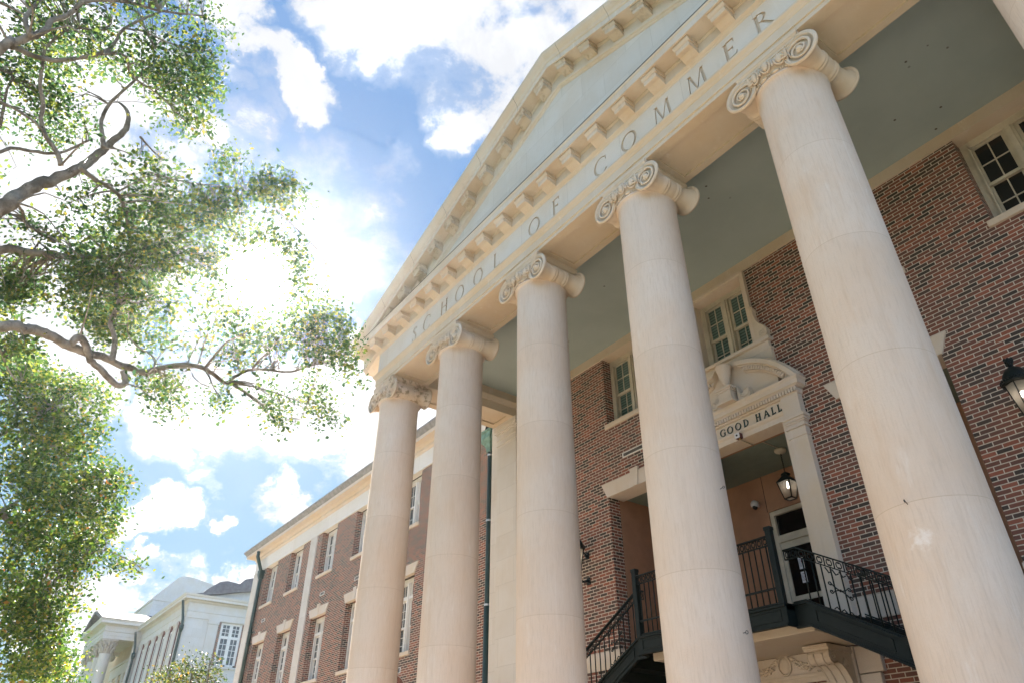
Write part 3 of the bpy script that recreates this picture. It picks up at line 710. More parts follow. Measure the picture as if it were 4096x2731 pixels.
# --- windows
def make_window(w, h, trim, gl, parent, transom=0., sill=.12, cols=2, rows=2, recess=.25, loc=(0, 0, 0), mull=.16, drape=None):
    "pair of double-hung sashes; local origin at sill centre on the wall face"
    f = MB(); y = recess
    cs = .11
    f.box(-w/2, -w/2+cs, y, y+.12, 0, h); f.box(w/2-cs, w/2, y, y+.12, 0, h); f.box(-w/2+cs, w/2-cs, y, y+.12, h-.13, h)
    f.box(-w/2+cs, -w/2+cs+.03, y-.03, y, 0, h-.13); f.box(w/2-cs-.03, w/2-cs, y-.03, y, 0, h-.13); f.box(-w/2+cs, w/2-cs, y-.03, y, h-.16, h-.13)
    f.box(-mull/2, mull/2, y-.015, y+.12, 0, h-.13); f.box(-mull/4, mull/4, y-.05, y-.015, 0, h-.16)
    g = MB()
    top = h-.13
    if transom:
        tz = h-transom
        f.box(-w/2+cs, w/2-cs, y-.025, y+.13, tz-.045, tz+.045)
    for s in (-1, 1):
        a, b = (-w/2+cs, -mull/2) if s < 0 else (mull/2, w/2-cs)
        def sash(z0, z1, yy, c, r):
            q = .055
            f.box(a, a+q, yy, yy+.05, z0, z1); f.box(b-q, b, yy, yy+.05, z0, z1)
            f.box(a+q, b-q, yy, yy+.05, z0, z0+q); f.box(a+q, b-q, yy, yy+.05, z1-q, z1)
            for i in range(1, c): xx = a+q+(b-a-2*q)*i/c; f.box(xx-.0095, xx+.0095, yy+.005, yy+.04, z0+q, z1-q)
            for i in range(1, r): zz = z0+q+(z1-z0-2*q)*i/r; f.box(a+q, b-q, yy+.008, yy+.037, zz-.0095, zz+.0095)
            g.box(a+q, b-q, yy+.02, yy+.026, z0+q, z1-q)
        if transom:
            sash(tz+.045, top, y+.04, cols, 1); top2 = tz-.045
        else: top2 = top
        mid = top2*.5
        sash(mid-.03, top2, y+.04, cols, rows); sash(0.02, mid+.03, y+.092, cols, rows)
    f.box(-w/2+cs, w/2-cs, y+.06, y+.14, 0, .02)
    o = f.build('window', trim, parent, loc)
    g.build('pane', gl, o)
    if sill:
        m_ = MB(); m_.bev(-w/2-.06, w/2+.06, -.05, recess+.06, -sill, 0, .01); m_.build('sill', 'stone', o)
    bk = MB(); bk.box(-w/2, w/2, recess+.16, recess+.2, 0, h); bk.build('backing', 'dark_in', o)
    return o
w1 = make_window(1.44, 1.81, 'trim', 'glass_dark', hall, loc=(5.8, YW, 9.19))
w2 = make_window(1.44, 1.81, 'trim', 'glass_blind', hall, loc=(-2.9, YW, 9.19))
for x in (2.9, -5.8): c = copy_tree(w2); c.location = (x, YW, 9.19)
wc = make_window(1.30, 1.74, 'trim', 'glass_blind', hall, loc=(0, YW-.02, 9.19), sill=0)
wu = make_window(1.46, 1.83, 'white_trim', 'glass_wing', hall, loc=(WX[0], YG, 9.55))
wl = make_window(1.46, 2.32, 'white_trim', 'glass_wing', hall, transom=.62, rows=3, loc=(WX[0], YG, 5.55))
for x in WX[1:]:
    c = copy_tree(wu); c.location.x = x
    c = copy_tree(wl); c.location.x = x
# flat stone arches over the lower windows, raised keystone
def flat_arch(w0, w1, z0, z1, y, kz, d=.04):
    mb = MB(); kw0, kw1 = .075, .105
    f = lambda u, v, t: (u, t, v)
    g = .004
    mb.prism([(-w0/2, z0), (-kw0-g, z0), (-kw1-g, z1), (-w1/2, z1)], f, y-d, y+.12); mb.prism([(kw0+g, z0), (w0/2, z0), (w1/2, z1), (kw1+g, z1)], f, y-d, y+.12)
    mb.prism([(-kw0, z0-.0), (kw0, z0-.0), (kw1+.02, kz), (-kw1-.02, kz)], f, y-d-.02, y+.12)
    return mb
fa = flat_arch(1.5, 1.9, 7.868, 8.2, YG, 8.31).build('flat_arch', 'stone', hall, (WX[0], 0, 0))
for x in WX[1:]: c = fa.copy(); COL.objects.link(c); c.location.x = x
fa2 = flat_arch(1.80, 2.12, 7.428, 7.755, YW, 7.84).build('flat_arch', 'stone', hall, (-2.87, 0, 0))
c = fa2.copy(); COL.objects.link(c); c.location.x = 2.85
for x0, x1 in ((-3.75, -1.98), (1.98, 3.73)):       # underside of the flat arch over the side openings
    mb = MB(); mb.box(x0, x1, YW-.03, YW+.45, 7.431, 7.458); mb.build('arch_soffit', 'stone', hall)
def vent(x, y, z, w=.62, h=.11):
    mb = MB(); mb.box(-w/2, w/2, -.012, 0, 0, .016); mb.box(-w/2, w/2, -.012, 0, h-.016, h); mb.box(-w/2, -w/2+.03, -.012, 0, .016, h-.016); mb.box(w/2-.03, w/2, -.012, 0, .016, h-.016)
    o = mb.build('air_vent', 'white_trim', hall, (x, y, z))
    b = MB(); b.box(-w/2+.03, w/2-.03, -.006, -.002, .016, h-.016); b.build('vent_void', 'black', o)
    s = MB()
    for k in range(4): s.prism([(-.011, 0), (-.0065, .006), (-.0065, .0)], lambda u, v, t, k=k: (t, u, .022+k*(h-.04)/4+v), -w/2+.03, w/2-.03)
    s.build('slat', 'grille', o)
for x, y, z, w_, h_ in [(-2.88, YW, 8.2, .66, .11), (-27.25, YG, 8.72, .42, .13), (-20.6, YG, 8.62, .42, .13), (-17.45, YG, 8.56, .42, .13), (-17.45, YG, 5.05, .42, .16), (-13.75, YG, 4.98, .42, .16)]: vent(x, y, z, w_, h_)
# round brick arch low on the wing
mb = MB()
for k in range(25):
    a0, a1 = math.pi*k/25+.012, math.pi*(k+1)/25-.012
    mb.prism([(.72*math.cos(a0), .72*math.sin(a0)), (.95*math.cos(a0), .95*math.sin(a0)), (.95*math.cos(a1), .95*math.sin(a1)), (.72*math.cos(a1), .72*math.sin(a1))], lambda u, v, t: (u, t, v), -.02, .05)
ba = mb.build('brick_arch', plain('arch_brick', (.2, .08, .055), .9, var=.4), hall, (-13.95, YG, 4.0))
mb = MB(); mb.prism(arc(0, 0, .96, .96, 0, 180, 24), lambda u, v, t: (u, t, v), -.008, .02); mb.build('arch_mortar', 'stone', ba)
mb = MB(); mb.prism(arc(0, 0, .715, .715, 0, 180, 24), lambda u, v, t: (u, t, v), -.012, .02); mb.build('arch_panel', 'white_trim', ba)

# --- wing frieze and cornice
wp = [(-29.75, YG+4), (-29.75, YG), (-8.3, YG)]
mb = MB(); mb.sweep(wp, [(.05, 11.38), (.05, 11.97), (-.2, 11.97), (-.2, 11.38)])
wf = mb.build('wing_frieze', 'wing_frieze', hall)
mb = MB(); mb.sweep(wp, [(.05, 11.97), (.06, 11.98), (.075, 12.02), (.11, 12.04), (.12, 12.06), (.12, 12.14), (.13, 12.15), (.18, 12.19), (.20, 12.22), (.44, 12.22), (.44, 12.205), (.48, 12.205), (.48, 12.33), (-.2, 12.33), (-.2, 11.97)])
mb.build('wing_cornice', 'stone', wf)
mb = MB(); mb.sweep(wp, [(.48, 12.331), (.50, 12.335), (.52, 12.37), (.57, 12.42), (.61, 12.47), (.62, 12.50), (.62, 12.55), (-.1, 12.56), (-.1, 12.331)])
mb.build('gutter', 'lead', wf)

# ------------------------------------------------------------------ doorway of the loggia (upper floor)
door_s = empty('doorway_surround', parent=hall)
YP = 3.56     # face of the doorway pilasters
def fx(mb, x0, x1, y0, y1, z0, z1, **k):   # both sides of the centre line
    mb.box(x0, x1, y0, y1, z0, z1); mb.box(-x1, -x0, y0, y1, z0, z1)
for s in (-1, 1):
    mb = MB(); B = lambda a, b, y0, y1, z0, z1: mb.box(min(s*a, s*b), max(s*a, s*b), y0, y1, z0, z1)
    B(.905, 1.0, YP+.03, YW+.26, 3.93, 7.399); B(1.0, 1.33, YP, YW+.1, 3.93, 7.17); B(.97, 1.36, YP-.03, YW+.1, 3.93, 4.25)
    for z0, z1, d in [(7.0, 7.03, .015), (7.17, 7.2, .03), (7.2, 7.26, .0), (7.26, 7.29, .02), (7.29, 7.34, .04), (7.34, 7.40, .065)]: B(.985-d*.5, 1.33+d, YP-d, YW+.1, z0, z1)
    B(.99, 1.34, YP-.02, YW+.1, 7.40, 7.80)
    mb.build('doorway_pilaster', 'stone', door_s)
mb = MB()
mb.prism([(YP+.015, 7.40), (YP+.015, 7.50), (YP-.0, 7.51), (YP-.02, 7.53), (YP-.03, 7.55), (YP-.03, 7.565), (YP+.03, 7.575), (YP+.03, 7.80), (YW+.26, 7.80), (YW+.26, 7.40)], lambda u, v, t: (t, u, v), -.99, .99)
mb.build('doorway_lintel', 'stone', door_s)
mb = MB()
mb.sweep([(-1.34, YW+.1), (-1.34, YP), (1.34, YP), (1.34, YW+.1)], [(0, 7.80), (.02, 7.805), (.03, 7.83), (.03, 7.905), (.075, 7.91), (.075, 7.92), (.12, 7.94), (.125, 8.02), (.15, 8.05), (.16, 8.075), (-.05, 8.08), (-.05, 7.80)])
mb.build('doorway_cornice', 'stone', door_s)
mb = MB()
for k in range(46):
    x = -1.35+k*2.70/45; mb.box(x-.021, x+.021, YP-.078, YP-.028, 7.828, 7.903)
tag(mb.build('dentil_row', 'stone', door_s), None)['kind'] = 'stuff'
# broken segmental pediment
def seg(s):
    mb = MB(); zc, r1 = 7.28, 1.71
    pr = [(0, 0), (.06, .0), (.09, -.03), (.13, -.045), (.13, -.13), (.075, -.14), (.075, -.16), (.03, -.165), (.03, -.25), (0, -.27), (-.18, -.27), (-.18, 0)]  # (outwards, radial)
    vs = []; n = len(pr); N = 24
    for i in range(N+1):
        for o, q in pr:
            r = r1+q
            a = math.asin(.17/r1)+(.30/r1)*(-q/.27) ; a1 = math.asin(min(1, 1.50/r1))
            t = a+(a1-a)*i/N
            z = zc+r*math.cos(t); x = r*math.sin(t)
            vs.append((s*x, YP-o*1.0, max(z, 8.078)))
    mb.add(vs, [(i*n+j, i*n+(j+1) % n, (i+1)*n+(j+1) % n, (i+1)*n+j) for i in range(N) for j in range(n)]+[list(range(n)), [N*n+j for j in range(n)][::-1]], False)
    o = mb.build('broken_pediment', 'stone', door_s)
    d = MB()
    for k in range(17):
        t = .29+k*.0385; r = r1-.205
        x, z = r*math.sin(t), zc+r*math.cos(t)
        if z < 8.12: continue
        ux, uz = math.cos(t)*.021, -math.sin(t)*.021; vx, vz = math.sin(t)*.036, math.cos(t)*.036
        d.prism([(x-ux-vx, z-uz-vz), (x+ux-vx, z+uz-vz), (x+ux+vx, z+uz+vz), (x-ux+vx, z-uz+vz)], lambda u, v, tt: (s*u, tt, v), YP-.085, YP-.028)
    d.build('dentil_row', 'stone', o)['kind'] = 'stuff'
seg(1); seg(-1)
mb = MB()
mb.box(-1.02, 1.02, YP+.03, YW+.1, 8.08, 8.93); mb.box(-1.04, 1.04, YP+.02, YW+.1, 8.93, 8.97); mb.box(-.99, .99, YP+.05, YW+.1, 8.97, 9.12)
mb.box(-1.05, 1.05, YP-.02, YW+.2, 9.12, 9.19)
mb.build('apron', 'stone', door_s)
mb = MB()
mb.lathe([(.06, 8.42), (.10, 8.425), (.10, 8.45), (.055, 8.48), (.04, 8.50), (.05, 8.53), (.075, 8.56), (.085, 8.6), (.083, 8.62), (.12, 8.73), (.145, 8.84), (.15, 8.90), (.16, 8.905), (.16, 8.93), (.13, 8.94), (.10, 8.97), (.03, 8.99)], (0, YP-.12, 0), n=32)
mb.build('urn', 'stone', door_s)
mb = MB()
for h0, h1, d in [(8.08, 8.13, .05), (8.13, 8.16, .025), (8.16, 8.34, 0), (8.34, 8.38, .02), (8.38, 8.42, .045)]: mb.box(-.14-d, .14+d, YP-.24-d, YP+.04, h0, h1)
mb.build('urn_pedestal', 'stone', door_s)
for s in (-1, 1):   # scrolls leaning against the pedestal
    mb = MB()
    pts = [(.20, 8.40), (.22, 8.30), (.26, 8.20), (.34, 8.14), (.42, 8.16), (.455, 8.24), (.41, 8.30), (.36, 8.27)]
    for k in range(len(pts)-1):
        (a, b), (c_, d_) = pts[k], pts[k+1]
    mb.prism([(.19, 8.08), (.46, 8.08), (.47, 8.2), (.455, 8.30), (.42, 8.33), (.36, 8.27), (.30, 8.22), (.26, 8.25), (.235, 8.34), (.215, 8.40), (.19, 8.41)], lambda u, v, t: (s*u, t, v), YP-.1, YP+.04)
    mb.tube([(s*u, YP-.105, v) for u, v in pts], [.012, .016, .018, .02, .02, .018, .015, .01], 6)
    mb.build('pedestal_scroll', 'stone', door_s)
# window surround with side consoles
mb = MB()
for s in (-1, 1):
    mb.box(min(s*.65, s*.70), max(s*.65, s*.70), YP+.06, YW+.28, 9.19, 10.93); mb.box(min(s*.70, s*.76), max(s*.70, s*.76), YP+.04, YW+.28, 9.19, 10.97)
mb.box(-.65, .65, YP+.06, YW+.28, 10.9, 10.93); mb.box(-.70, .70, YP+.04, YW+.28, 10.93, 10.998)
mb.build('window_surround', 'stone', door_s)
for s in (-1, 1):
    mb = MB()
    out = [(.76, 10.0), (.80, 9.99), (.835, 9.95), (.84, 9.90), (.82, 9.86), (.815, 9.80), (.83, 9.70), (.86, 9.60), (.90, 9.53), (.95, 9.49), (1.0, 9.44), (1.03, 9.37), (1.03, 9.29), (1.0, 9.22), (.95, 9.19), (.76, 9.19)]
    mb.prism(out, lambda u, v, t: (s*u, t, v), YP+.0, YW+.1)
    mb.tube([(s*u, YP-.002, v) for u, v in out[:-1]], .014, 6)
    sp = []
    for k in range(40):
        u = k/39; a = R(60)-u*R(760); r = .085*(1-u)+.012; sp.append((s*(.93+r*math.cos(a)), YP-.004, 9.31+r*math.sin(a)))
    mb.tube(sp, .011, 6); mb.lathe([(.025, -.03), (.02, -.035), (.001, -.037)], (s*.93, YP+.02, 9.31), 'Y', 12)
    mb.ball((s*.80, YP, 9.93), (.022, .02, .022), 10, 6)
    mb.build('scroll_console', 'carved', door_s)
gh = {'G': (-.378, 1.05), 'O': (-.203, 1.03), 'O2': (-.012, 1.03), 'D': (.172, .98), 'H': (.452, 1.0), 'A': (.635, 1.15), 'L': (.785, .95), 'L2': (.918, .95)}
for k, (x, sx) in gh.items():
    mb = MB(); letter_solid(mb, k[0], x, 7.603, .142, YP+.012, YP+.05, sx); mb.build('raised_letter', 'bronze_letter', door_s)
# base band of the piers
for x0, x1 in ((1.36, 1.995), (-1.995, -1.36), (3.715, 6.77), (-6.77, -3.735)):
    mb = MB(); mb.box(x0, x1, YW-.025, YW+.34, 3.92, 4.25); mb.build('base_band', 'stone', hall)

# --- loggia behind the three openings
mb = MB(); mb.box(-3.85, 3.85, YW+.33, 5.62, 7.5, 7.6); mb.build('loggia_ceiling', 'loggia_ceiling', hall)
lg = MB()
dw = 1.06
lg.wall(-3.85, 3.85, 3.93, 7.5, 5.6, .12, [(-dw, dw, 3.931, 6.72)])
for s in (-1, 1): lg.add([(s*3.78, YW+.33, 3.93), (s*3.78, 5.6, 3.93), (s*3.78, 5.6, 7.5), (s*3.78, YW+.33, 7.5)], [(0, 1, 2, 3)])
lg.build('loggia_wall', 'peach', hall)
mb = MB(); mb.box(-1.078, -1.07, 5.592, 5.6, 6.72, 7.5); mb.build('stucco_joint', 'dark_in', hall)
mb = MB(); mb.box(-3.85, 3.85, YW-.0+.01, 5.7, 3.8, 3.93); mb.build('loggia_floor', 'paving', hall)
mb = MB()   # inner faces of the piers
for x0, x1 in ((-1.99, -1.0), (1.0, 1.99)): mb.box(x0, x1, YW+.321, YW+.45, 3.94, 7.49)
mb.box(-3.85, 3.85, YW+.321, YW+.45, 7.471, 7.499)
mb.build('pier_back', 'peach', hall)
door = MB()
door.box(-dw+.005, -dw+.10, 5.62, 5.74, 3.94, 6.71); door.box(dw-.10, dw-.005, 5.62, 5.74, 3.94, 6.71); door.box(-dw+.1, dw-.1, 5.62, 5.74, 6.62, 6.71); door.box(-dw+.1, dw-.1, 5.60, 5.76, 6.05, 6.19)
for a, b in ((-dw+.1, -.02), (.02, dw-.1)):
    door.box(a, a+.09, 5.64, 5.70, 3.95, 6.05); door.box(b-.09, b, 5.64, 5.70, 3.95, 6.05); door.box(a+.09, b-.09, 5.64, 5.70, 5.92, 6.05); door.box(a+.09, b-.09, 5.64, 5.70, 3.95, 4.2); door.box(a+.09, b-.09, 5.645, 5.695, 4.9, 5.0)
dr = door.build('entrance_door', 'trim', hall)
g = MB(); g.box(-dw+.1, dw-.1, 5.68, 5.69, 6.19, 6.62)
for a, b in ((-dw+.19, -.11), (.11, dw-.19)): g.box(a, b, 5.66, 5.67, 4.2, 5.92)
g.build('door_glass', 'glass_dark', dr)
for x in (-.13, .10):
    mb = MB(); mb.tube([(x, 5.64, 4.85), (x, 5.57, 4.87), (x, 5.57, 5.13), (x, 5.64, 5.15)], .012, 8); mb.build('handle', 'steel', dr)
mb = MB(); mb.box(-dw, dw, 5.95, 6.0, 3.9, 6.8); mb.build('backing', 'dark_in', dr)

# --- ground-floor doorway below the landing
ld = empty('lower_doorway', parent=hall)
mb = MB()
mb.box(-1.18, 1.18, 3.58, YW+.2, 3.24, 3.6); mb.box(-1.18, -.8, 3.58, YW+.2, 0, 3.24); mb.box(.8, 1.18, 3.58, YW+.2, 0, 3.24)
mb.build('door_surround', 'stone', ld)
mb = MB()
mb.box(-.86, .86, 3.53, 3.58, 3.26, 3.31); mb.box(-.84, .84, 3.545, 3.58, 3.19, 3.26); mb.box(-.8, -.68, 3.54, 3.58, 0, 3.19); mb.box(.68, .8, 3.54, 3.58, 0, 3.19)
mb.build('door_moulding', 'carved', ld)
mb = MB(); mb.box(-.8, .8, 3.75, 3.8, 0, 3.24); mb.build('lower_door', 'glass_dark', ld)
for s in (-1, 1):
    mb = MB()
    sc = [(3.58, 3.575), (2.95, 3.575), (2.94, 3.545), (2.97, 3.53), (2.97, 3.50)]
    mb.prism(sc+[(3.58, 3.50)], lambda u, v, t: (t, u, v), *((.77, 1.17) if s > 0 else (-1.17, -.77)))
    body = [(3.58, 3.5), (3.02, 3.5), (2.99, 3.46), (2.985, 3.40), (3.01, 3.345), (3.06, 3.32), (3.12, 3.33), (3.18, 3.35), (3.26, 3.33), (3.34, 3.27), (3.40, 3.19), (3.44, 3.12), (3.46, 3.04), (3.47, 2.95), (3.5, 2.88), (3.54, 2.84), (3.58, 2.84)]
    mb.prism(body, lambda u, v, t: (t, u, v), *((.80, 1.14) if s > 0 else (-1.14, -.80)))
    for xx in (.795, 1.145):
        mb.tube([(s*xx, u, v) for u, v in body[1:-1]], .014, 6)
        sp = [(s*xx, 3.09+(.085*(1-k/30)+.008)*math.cos(R(30)+k*R(24)), 3.43+(.085*(1-k/30)+.008)*math.sin(R(30)+k*R(24))) for k in range(31)]
        mb.tube(sp, .011, 6)
        for k in range(5):
            a = R(-25-k*22); mb.tube([(s*xx, 3.36, 3.42), (s*xx, 3.36+.08*math.cos(a), 3.42+.08*math.sin(a)), (s*xx, 3.36+.15*math.cos(a), 3.42+.13*math.sin(a))], [.008, .017, .007], 6)
    for xx in (.90, 1.04): mb.tube([(s*xx, u-.004, v) for u, v in body[2:-3]], .016, 6)
    mb.build('door_console', 'carved', ld)
    mb = MB()
    for k in range(5):
        q = -.10+k*.05
        mb.tube([(s*(.97+q), 3.46, 2.98), (s*(.97+q*1.25), 3.43, 2.90), (s*(.97+q*.9), 3.47, 2.82)], [.02, .03, .01], 6)
    mb.build('console_leaf', 'carved', ld)
mb = MB()     # oval cartouche and swags
mb.ball((0, 3.575, 3.47), (.10, .03, .125), 20, 10)
mb.tube([(.115*math.cos(a*math.pi/14), 3.56, 3.47+.14*math.sin(a*math.pi/14)) for a in range(28)], .016, 6, closed=True)
for q in (-1, 1): mb.tube([(q*.02, 3.55, 3.60), (q*.06, 3.545, 3.62), (q*.09, 3.55, 3.59), (q*.06, 3.55, 3.575)], [.014, .016, .014, .008], 6)
mb.build('cartouche', 'carved', ld)
for s in (-1, 1):
    mb = MB()
    for k in range(26):
        u = k/25; x = .13+u*.58; z = 3.53-.115*math.sin(math.pi*min(1, u*1.02))
        for q in range(4): mb.ball((s*(x+rnd.uniform(-.01, .01)), 3.565+rnd.uniform(-.012, .006), z+rnd.uniform(-.045, .045)), (rnd.uniform(.016, .03), .022, rnd.uniform(.014, .026)), 7, 5)
    for k in range(3): mb.tube([(s*(.74-.05*k), 3.56, 3.36-.02*k), (s*(.70-.06*k), 3.55, 3.33-.01*k), (s*(.66-.05*k), 3.56, 3.34)], [.008, .016, .006], 6)
    mb.build('swag', 'carved', ld)
for s in (-1, 1):
    for z0, z1, x1 in ((3.225, 3.59, 1.56), (2.85, 3.215, 1.50), (2.475, 2.84, 1.56), (2.1, 2.465, 1.50)):
        mb = MB(); mb.bev(min(s*1.185, s*x1), max(s*1.185, s*x1), 3.61, YW+.1, z0, z1, .01); mb.build('stone_block', 'stone', ld)

# ------------------------------------------------------------------ iron staircase on the front
stair = tag(empty('iron_staircase', (0, 1.79, 0)), 'dark green iron double staircase and landing with scrolled railings before the doorway', 'staircase')
OY = Vector((0, -1.79, 0))
def sb(mb, name, mat, parent=None, loc=(0, 0, 0)):
    o = mb.build(name, mat, parent or stair)
    o.location = (OY if parent is None else Vector((0, 0, 0)))+Vector(loc); return o
YS, KX, SLOPE = 2.0, 1.6, .55
mb = MB()
mb.box(-1.4, 1.4, 1.82, 3.55, 3.84, 3.93); sb(mb, 'landing', 'iron')
mb = MB(); mb.bev(-1.5, 1.5, 2.2, 3.56, 3.60, 3.74, .01)
sb(mb, 'stone_slab', 'soffit')
mb = MB()
def fascia(mb, x0, x1, y, z0, z1):
    mb.box(x0, x1, y, y+.03, z0, z1); mb.box(x0, x1, y-.03, y, z1-.03, z1); mb.box(x0, x1, y-.045, y, z0, z0+.02); mb.box(x0, x1, y-.025, y, z0+.02, z0+.045)
    L = x1-x0; n = max(1, round(L/.85)); g = .09
    for k in range(n):
        a, b = x0+g+k*L/n, x0+(k+1)*L/n-g
        for q in ((a, b, z0+.075, z0+.087), (a, b, z1-.067, z1-.055)): mb.box(q[0], q[1], y-.012, y, q[2], q[3])
        mb.box(a, a+.012, y-.012, y, z0+.087, z1-.067); mb.box(b-.012, b, y-.012, y, z0+.087, z1-.067)
fascia(mb, -1.4, 1.4, 1.79, 3.63, 3.91)
for s in (-1, 1): mb.box(min(s*1.37, s*1.4), max(s*1.37, s*1.4), 1.821, YS, 3.63, 3.91)
sb(mb, 'fascia', 'iron')
for s in (-1, 1):
    mb = MB(); mb.bev(s*1.36-.045, s*1.36+.045, 1.76, 1.85, 3.91, 4.96, .006); mb.bev(s*1.36-.055, s*1.36+.055, 1.75, 1.86, 4.93, 4.985, .008)
    sb(mb, 'newel_post', 'iron')
def scrolls(mb, P, n, h):
    "row of paired C-scrolls between two rails; P(u, z) -> point"
    for k in range(n):
        for q in (0, 1):
            u0 = (k+.5)/n; w = .30/n
            c = []
            for t in range(11):
                a = R(140-t*28)
                c.append(P(u0+(1 if q else -1)*w*(.35+.55*math.cos(a)), h*.5+h*.36*math.sin(a)))
            mb.tube(c, .0075, 5)
            for zz in (.16, .84): mb.ball(P(u0+(1 if q else -1)*w*.25, h*zz), .012, 6, 4)
        mb.tube([P(k/n, 0), P(k/n, h)], .009, 5); 
def balusters(rail, P, n, z0, z1, skip=()):
    b = MB(); b.tube([(0, 0, 0), (0, 0, 1)], .0105, 6)
    first = None
    for k in range(n):
        u = (k+.5)/n; p = P(u, 0)
        if first is None: first = o = b.build('baluster', 'iron', rail)
        else: o = first.copy(); COL.objects.link(o)
        o.location = (p[0], p[1], p[2]+z0); o.scale = (1, 1, z1-z0)
def quatre(mb, P, u, z):
    "four S-scrolls with curled ends about one baluster"
    for sx in (-1, 1):
        for sz in (-1, 1):
            pts = [P(u, z, 0, 0), P(u, z, .035*sx, .008*sz), P(u, z, .075*sx, .03*sz), P(u, z, .105*sx, .06*sz)]
            pts += [P(u, z, sx*(.122+.026*math.cos(R(150-40*k))*(1-.06*k)), sz*(.052+.024*math.sin(R(150-40*k))*(1-.06*k))) for k in range(1, 8)]
            mb.tube(pts, .0085, 5); mb.ball(pts[-1], .013, 6, 4)
    mb.ball(P(u, z, 0, 0), .02, 6, 4)
# front railing
Pf = lambda u, z, a=0, b=0: (-1.315+u*2.63+a, 1.80, 3.93+z+b)
mb = MB()
mb.bev(-1.32, 1.32, 1.775, 1.825, 4.845, 4.87, .006); mb.box(-1.32, 1.32, 1.785, 1.815, 4.72, 4.735); mb.box(-1.32, 1.32, 1.785, 1.815, 4.125, 4.15); mb.box(-1.32, 1.32, 1.785, 1.815, 3.925, 3.945)
scrolls(mb, lambda u, z: Pf(u, z+.807), 26, .108)
rail = sb(mb, 'front_railing', 'iron'); balusters(rail, Pf, 26, .015, .79)
for s in (-1, 1):
    for y, nm, x_end in ((YS, 'stair_railing', 4.9), (3.42, 'wall_railing', 4.9)):
        L = x_end-KX
        Pz = lambda u, z, a=0, b=0: (s*(KX+u*L+a), y, 3.95+z+b-SLOPE*(u*L+a))
        mb = MB()
        def slop(z0, z1, w):
            mb.prism([(KX, 3.95+z0), (x_end, 3.95+z0-SLOPE*L), (x_end, 3.95+z1-SLOPE*L), (KX, 3.95+z1)], lambda a, b, t: (s*a, t, b), y-w, y+w)
            if y == YS: mb.box(min(s*1.4, s*KX), max(s*1.4, s*KX), y-w, y+w, 3.95+z0, 3.95+z1)
        slop(.70, .725, .026); slop(.575, .592, .014); slop(-.012, .012, .014)
        scrolls(mb, lambda u, z: Pz(u, z+.592), round(L/.125), .108)
        if y == YS:
            scrolls(mb, lambda u, z: (s*(1.4+u*.2), y, 3.95+.592+z), 2, .108)
            for u in (.155, .62): quatre(mb, Pz, u, .30)
            for k in range(4):
                mb.tube([Pz(.155, 0, -.14+.09*k, .02), Pz(.155, 0, -.10+.09*k, .06), Pz(.155, 0, -.07+.09*k, .03)], .009, 5)
                mb.tube([Pz(.155, .56, -.14+.09*k, 0), Pz(.155, .50, -.10+.09*k, 0), Pz(.155, .53, -.06+.09*k, 0)], .009, 5)
        rail = sb(mb, nm, 'iron'); balusters(rail, Pz, round(L/.125), 0, .58)
    L = 4.9-KX
    mb = MB()
    for y in (YS, 3.42):
        f = lambda a, b, t: (s*a, t, b)
        q = lambda z0, z1, y0, y1: mb.prism([(KX, z0), (4.9, z0-SLOPE*L), (4.9, z1-SLOPE*L), (KX, z1)], f, y0, y1)
        q(3.62, 3.93, y-.012, y+.02)
        if y == YS:
            q(3.905, 3.935, y-.045, y-.012); q(3.61, 3.635, y-.055, y-.012); q(3.635, 3.665, y-.03, y-.012)
            mb.box(min(s*1.4, s*KX), max(s*1.4, s*KX), y-.012, y+.02, 3.62, 3.93); mb.box(min(s*1.4, s*KX), max(s*1.4, s*KX), y-.055, y-.012, 3.61, 3.64); mb.box(min(s*1.4, s*KX), max(s*1.4, s*KX), y-.045, y-.012, 3.905, 3.935)
            for k in range(3):
                a, b = KX+.1+k*1.08, KX+1.08*(k+1)-.06
                for z0, z1 in ((3.70, 3.712), (3.855, 3.867)):
                    mb.prism([(a, z0-SLOPE*(a-KX)), (b, z0-SLOPE*(b-KX)), (b, z1-SLOPE*(b-KX)), (a, z1-SLOPE*(a-KX))], f, y-.024, y-.012)
                for x in (a, b): mb.prism([(x, 3.712-SLOPE*(x-KX)), (x+.012, 3.712-SLOPE*(x-KX)), (x+.012, 3.855-SLOPE*(x-KX)), (x, 3.855-SLOPE*(x-KX))], f, y-.024, y-.012)
    sb(mb, 'stringer', 'iron')
    for k in range(10):
        x0 = KX+k*.32; z = 3.93-SLOPE*.32*(k+1)
        mb = MB(); mb.box(min(s*x0, s*(x0+.34)), max(s*x0, s*(x0+.34)), YS+.021, 3.40, z-.03, z); mb.box(min(s*x0, s*(x0+.012)), max(s*x0, s*(x0+.012)), YS+.021, 3.40, z, z+.146)
        sb(mb, 'tread', 'iron')
    mb = MB(); mb.box(min(s*4.9, s*6.3), max(s*4.9, s*6.3), 1.9, 3.55, .48, 2.14); sb(mb, 'stone_pier', 'stone')

